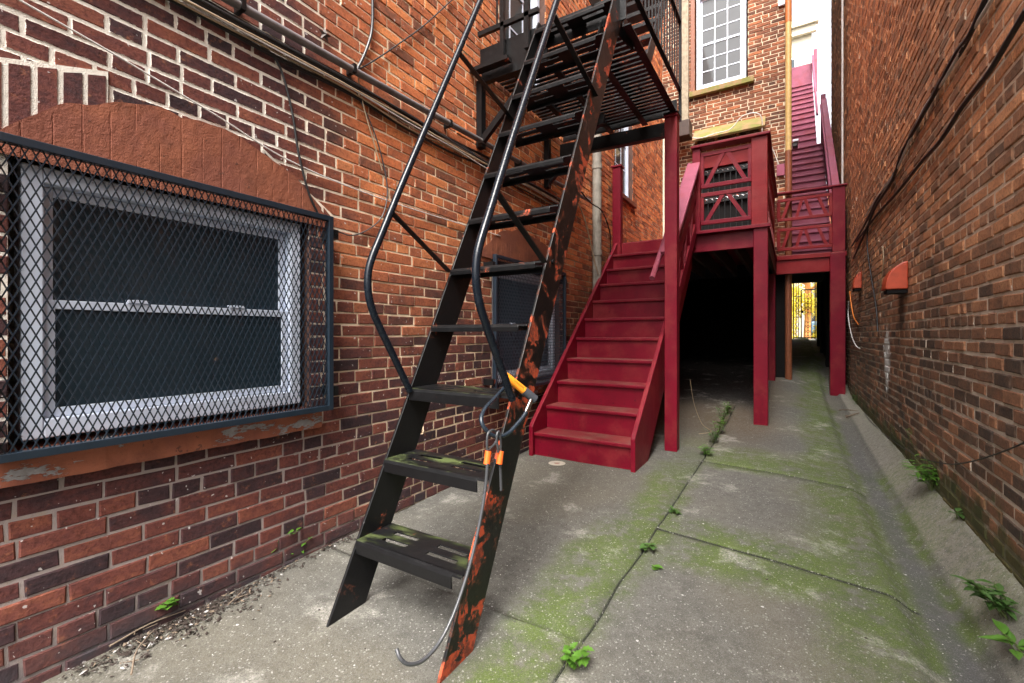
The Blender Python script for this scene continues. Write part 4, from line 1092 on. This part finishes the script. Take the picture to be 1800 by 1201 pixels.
def rw(L, x=.752): return [on_x(u, v, x) for u, v in L]
cable('cable', rw([(1745, -15), (1720, 30), (1690, 90), (1655, 140), (1630, 185), (1600, 240), (1575, 300), (1545, 345), (1520, 395), (1498, 432)]), .012, M_BLK, 'thick black cable high on the right wall, uppermost of the run')
cable('cable', rw([(1752, -15), (1700, 70), (1660, 140), (1625, 190), (1597, 252), (1572, 306), (1540, 350), (1522, 380)], .748), .008, M_WHC, 'pale cable beside the thick black cable on the right wall')
cable('cable', rw([(1738, -15), (1705, 60), (1680, 95), (1640, 170), (1615, 215), (1585, 270), (1568, 318), (1540, 362), (1520, 410), (1500, 455)], .744), .012, M_BLK, 'second black cable twisted along the upper right wall')
cable('cable', rw([(1806, 15), (1770, 75), (1738, 128), (1690, 190), (1655, 245), (1620, 285), (1580, 335), (1540, 380), (1505, 425)], .75), .012, M_BLK, 'lower straight black cable on the upper right wall')
cable('cable', rw([(1540, 362), (1526, 400), (1525, 440), (1532, 490), (1540, 540), (1543, 582)], .748), .007, M_BLK, 'black cable dropping straight down the right wall beside the hood')
cable('cable', rw([(1552, 432), (1553, 460), (1548, 500), (1542, 528)], .75), .004, M_TANC, 'tan wire hanging beside the dropping black cable on the right wall')
cable('cable', rw([(1494, 512), (1497, 540), (1502, 560), (1509, 570)], .75), .008, M_ORC, 'short orange cable hanging beside the right red post')
cable('cable', rw([(1492, 530), (1491, 555), (1497, 590), (1505, 608), (1511, 612)], .74), .007, M_WHC, 'short white cable curving out beside the right red post')
p0 = [on_x(1830, 765, .755), on_x(1760, 795, .752), on_x(1700, 813, .75), on_x(1660, 815, .75), on_x(1610, 800, .70), on_g(1560, 770)+Vector((0, 0, .012)), on_g(1530, 742)+Vector((0, 0, .008)), on_g(1520, 728)+Vector((0, 0, .008))]
cable('cable', p0, .0035, M_BLK, 'thin black wire sagging along the foot of the right wall')
cable('cable', [(-.52, YF-.06, 4.2), (-.47, YF-.28, 4.93), (-.75, YF-.29, 5.03), (-.95, YF-.28, 4.85), (-1.2, YF-.28, 4.83), (-1.45, YF-.28, 4.80), (-1.6, YF-.2, 4.87)], .009, M_WHC, 'white cable draped over the mossy door hood')
cable('cable', [(-.5, YF-.2, 4.8), (-.35, YF-.03, 4.55), (-.2, YF-.02, 4.1), (-.12, YF-.02, 3.9)], .007, M_WHC, 'white wire from the mossy door hood down to the downspout')
cable('cable', [(-.87, 4.75, .75), (-.85, 4.85, .5), (-.80, 5.0, .28), (-.72, 5.05, .2), (-.84, 5.05, .16)], .002, M_TANC, 'thin tan wire dangling in the dark under the deck')
wcd = MB().tube([(.70, 9.45, 3.6), (.70, 9.45, 9.2)], .016, 8).build('conduit', M_WHC); tag(wcd, 'slim white vertical conduit on the right wall above the red post', 'conduit')

# vent hoods
def hood(y, z, w_, h_, d_, label):
    X = .768
    t = thing('vent_hood', (X, y, z), label, 'vent', 'orange red hoods on the right wall')
    prof = []
    for i in range(9):
        a = math.pi/2*i/8; prof.append((X-d_*math.cos(math.pi/2-a)*1.0 if False else X-d_*math.sin(a), z+h_*math.cos(a)*.85+h_*.15*(1-i/8)))
    prof += [(X-d_, z-.02), (X, z-.02)]
    mb = MB(); mb.prism(prof, 'y', y-w_/2, y+w_/2); mb.build('cowl', M_VENT, t, bevel=.008)
    mb = MB(); mb.box(X-d_+.012, X-.002, y-w_/2+.012, y+w_/2-.012, z-.05, z-.0205); mb.build('outlet', M_DARK, t)
hood(on_x(1592, 500, .768).y, on_x(1592, 505, .768).z+.0, .20, .20, .14, 'large orange red vent hood on the right wall')
hp = on_x(1513, 505, .768); hood(hp.y, hp.z, .22, .20, .09, 'small far orange red hood close to the right red post')
# floor drain in front of the stair
dr = on_g(979, 816); t = thing('floor_drain', dr, 'small round floor drain in the concrete before the red stair', 'drain')
mb = MB(); n = 20; V = []; 
for r, z in ((.075, .004), (.03, .006), (.026, -.004)):
    V += [(dr.x+r*math.cos(a*2*math.pi/n), dr.y+r*math.sin(a*2*math.pi/n), dr.z+z+.004) for a in range(n)]
mb.add(V, [(k*n+i, k*n+(i+1) % n, (k+1)*n+(i+1) % n, (k+1)*n+i) for k in range(2) for i in range(n)]); mb.build('collar', simple('pale_cement', (.38, .34, .28), .9), t)
mb = MB(); mb.add([(dr.x+.027*math.cos(a*2*math.pi/n), dr.y+.027*math.sin(a*2*math.pi/n), dr.z+.003) for a in range(n)], [tuple(range(n))]); mb.build('grate', M_RUST, t)

# ------------------------------------------------------------------ weeds, twigs, litter
def leaf(V, Fc, p, d, up, L, W, lobes=0):
    d = d.normalized(); s = d.cross(up).normalized(); nrm = s.cross(d)
    prof = [(0, .0), (.18, .55), (.42, 1.0), (.7, .72), (1, 0)] if not lobes else [(0, .1), (.15, .8), (.28, .6), (.42, 1.1), (.55, .6), (.7, .75), (.8, .35), (1, 0)]
    k = len(V); n = len(prof)
    for (t, w_) in prof:
        c = p+d*(L*t)-nrm*(L*.22*t*t)
        V += [c-s*(W*w_/2)+nrm*(W*.12*w_), c, c+s*(W*w_/2)+nrm*(W*.12*w_)]
    for i in range(n-1):
        a = k+i*3; Fc.append((a, a+1, a+4, a+3)); Fc.append((a+1, a+2, a+5, a+4))
def weed(p, h, ns, nl, L, W, mat, label, seed, lobes=0, spread=.5, lean=(0, 0)):
    R = random.Random(seed); t = thing('weed', p, label, 'weed')
    sm = MB(); V = []; Fc = []
    for i in range(ns):
        a = R.uniform(0, 6.28); hh = h*R.uniform(.6, 1); tip = Vector((math.cos(a)*spread*hh+lean[0]*hh, math.sin(a)*spread*hh+lean[1]*hh, hh))
        b = p+Vector((R.uniform(-.02, .02), R.uniform(-.02, .02), -.005)); pts = smooth([b, b+tip*.5+Vector((0, 0, hh*.1)), b+tip], 4)
        sm.tube(pts, .0022, 5, .001)
        for q in range(nl):
            tt = .25+.75*(q+R.random()*.5)/nl; c = b+tip*min(1, tt)+Vector((0, 0, hh*.2*tt*(1-tt)))
            an = R.uniform(0, 6.28); leaf(V, Fc, c, Vector((math.cos(an), math.sin(an), R.uniform(-.1, .6))), Vector((0, 0, 1)), L*R.uniform(.6, 1.15), W*R.uniform(.7, 1.1), lobes)
    sm.build('stem', M_STEM, t); lv = MB(); lv.add(V, Fc); lv.build('leaves', mat, t, recalc=False)
weed(on_g(1005, 1172), .09, 5, 4, .04, .036, M_LEAF, 'bright lobed weed in the long joint nearest the camera', 1, 1)
weed(on_g(1142, 968), .05, 3, 3, .05, .035, M_LEAFD, 'small dark weed leaning from the long joint', 2, 1)
weed(on_g(1150, 1002), .03, 2, 2, .045, .04, M_LEAF, 'tiny three leaved sprout lying on the right slab beside the joint', 3, 1)
weed(on_g(1184, 903), .045, 5, 4, .04, .026, M_LEAFD, 'rounded weed tuft in the joint by the mossy slab corner', 4)
for i, (u, v, h) in enumerate(((1243, 800, .10), (1255, 778, .14), (1263, 762, .19), (1270, 745, .22), (1278, 728, .17))):
    weed(on_g(u, v), h, 7, 9, .06, .018, M_LEAFD if i % 2 else M_LEAF, ['low feathery weed in the joint, nearest the dark stain', 'second feathery weed up the long joint', 'tall feathery weed midway along the joint by the tall post', 'tallest feathery weed in the joint between two red posts', 'farthest feathery weed where the joint meets the deck shade'][i], 30+i, spread=.35)
weed(on_g(478, 990), .16, 3, 4, .055, .035, M_LEAF, 'bright leafy weed against the left wall, tallest of that clump', 10, lean=(.15, 0))
weed(on_g(500, 990), .07, 4, 4, .045, .022, M_LEAF, 'low ferny weed at the foot of the left wall', 11, lean=(.2, 0))
weed(on_g(525, 975), .12, 2, 4, .05, .022, M_LEAF, 'thin sprout leaning from the left wall beside the bright clump', 12, lean=(.3, .1))
weed(on_x(285, 1072, XL+.01), .05, 3, 3, .05, .045, M_LEAF, 'single lobed weed growing from the lowest bricks of the left wall', 13, 1, lean=(.4, 0))
weed(on_x(512, 938, XL+.01), .03, 2, 3, .03, .02, M_LEAF, 'tiny sprig growing from a mortar joint of the left wall', 14, lean=(.4, 0))
weed(on_g(1640, 860), .2, 11, 9, .085, .024, M_LEAF, 'dense leafy weed at the foot of the right wall', 15, spread=.5, lean=(-.3, 0))
weed(on_g(1622, 820), .36, 4, 12, .035, .012, M_LEAF, 'tall spindly weed with yellow tips against the right wall', 16, spread=.2, lean=(-.1, 0))
weed(on_g(1690, 912), .05, 3, 3, .05, .03, M_LEAFD, 'small two leaved sprout on the right kerb', 17, lean=(-.4, 0))
weed(on_g(1772, 1042), .13, 8, 6, .07, .03, M_LEAFD, 'spreading leafy weed on the right kerb near the frame edge', 18, lean=(-.4, 0))
weed(on_g(1797, 1090), .08, 4, 3, .085, .035, M_LEAF, 'broad leaved weed lowest along the right wall', 19, lean=(-.5, 0))
weed(on_g(1510, 697), .12, 10, 6, .10, .008, M_LEAF, 'grassy tuft at the foot of the right red post', 20, spread=.6, lean=(-.3, 0))
weed(on_g(1523, 712), .07, 8, 5, .08, .008, M_LEAF, 'pale grass tuft on the right kerb behind the twigs', 21, spread=.7, lean=(-.3, 0))
def twig(a, b, r, label, forks=2, seed=1):
    R = random.Random(seed); a = Vector(a); b = Vector(b); mb = MB(); m = (a+b)/2+Vector((R.uniform(-.02, .02), R.uniform(-.02, .02), .008))
    mb.tube(smooth([a, m, b], 4), r, 6, r*.5)
    for i in range(forks):
        c = a+(b-a)*(.3+.3*i); mb.tube([c, c+Vector((R.uniform(-.06, .06), R.uniform(-.06, .06), .01))], r*.6, 5, r*.3)
    tag(mb.build('twig', M_TWIG), label, 'twig')
up = Vector((-.02, 0, .022))
twig(on_g(1478, 724)+up, on_g(1512, 726)+up, .008, 'longer dry twig lying in the gutter by the right post', 2, 1)
twig(on_g(1490, 737)+up, on_g(1514, 729)+up, .014, 'thick broken stick lying in the gutter by the right post', 1, 2)
twig(on_g(196, 1150)+up, on_g(330, 1085)+up, .004, 'thin twig along the debris by the left wall', 2, 3)
twig(on_g(235, 1201)+up, on_g(275, 1120)+up, .0035, 'forked twig pointing away from the left wall debris', 2, 4)
twig(on_g(405, 1075)+up, on_g(440, 1040)+up, .003, 'short pale twig at the near end of the left wall debris', 1, 5)
def litter():
    R = random.Random(5); V = []; Fc = []; mb = MB()
    for i in range(900):
        y = R.choice((R.uniform(.55, 1.75), R.gauss(1.0, .13), R.gauss(.85, .12))); x = XL+.02+abs(R.gauss(0, .075))*(1 if y < 1.3 else .4); z = ground(x, y)+R.uniform(.002, .016)
        a = Vector((R.gauss(0, 1), R.gauss(0, 1), R.gauss(0, .25))).normalized(); b = a.cross(Vector((R.gauss(0, .3), R.gauss(0, .3), 1))).normalized(); s = R.uniform(.004, .016)
        p = Vector((x, y, z)); mb.mi = 0 if R.random() < .84 else (1 if R.random() < .3 else 2)
        mb.add([p-a*s, p+b*s*.5, p+a*s*.8, p-b*s*.4, p+Vector((0, 0, s*.35))], [(0, 1, 4), (1, 2, 4), (2, 3, 4), (3, 0, 4)])
    o = mb.build('leaf_litter', [M_LITTER, M_CHIP, M_TWIG]); tag(o, 'dark rotted leaf litter and paint chips along the left wall foot', 'litter', kind='stuff')
litter()
def pebbles():
    R = random.Random(9); mb = MB()
    for i in range(260):
        x = R.uniform(-2.0, .72); y = R.uniform(.9, 7); z = ground(x, y)+.0015; s = R.uniform(.002, .0075); mb.mi = 0 if R.random() < .6 else 1
        n = 6; V = [(x+s*R.uniform(.6, 1.2)*math.cos(a), y+s*R.uniform(.6, 1.2)*math.sin(a), z) for a in np.linspace(0, 5.2, n)]+[(x, y, z+s*.5)]
        mb.add(V, [(k, (k+1) % n, n) for k in range(n)])
    tag(mb.build('grit', [M_CHIP, M_LITTER]), 'scattered pale paint flecks and dark crumbs on the concrete', 'grit', kind='stuff')
pebbles()
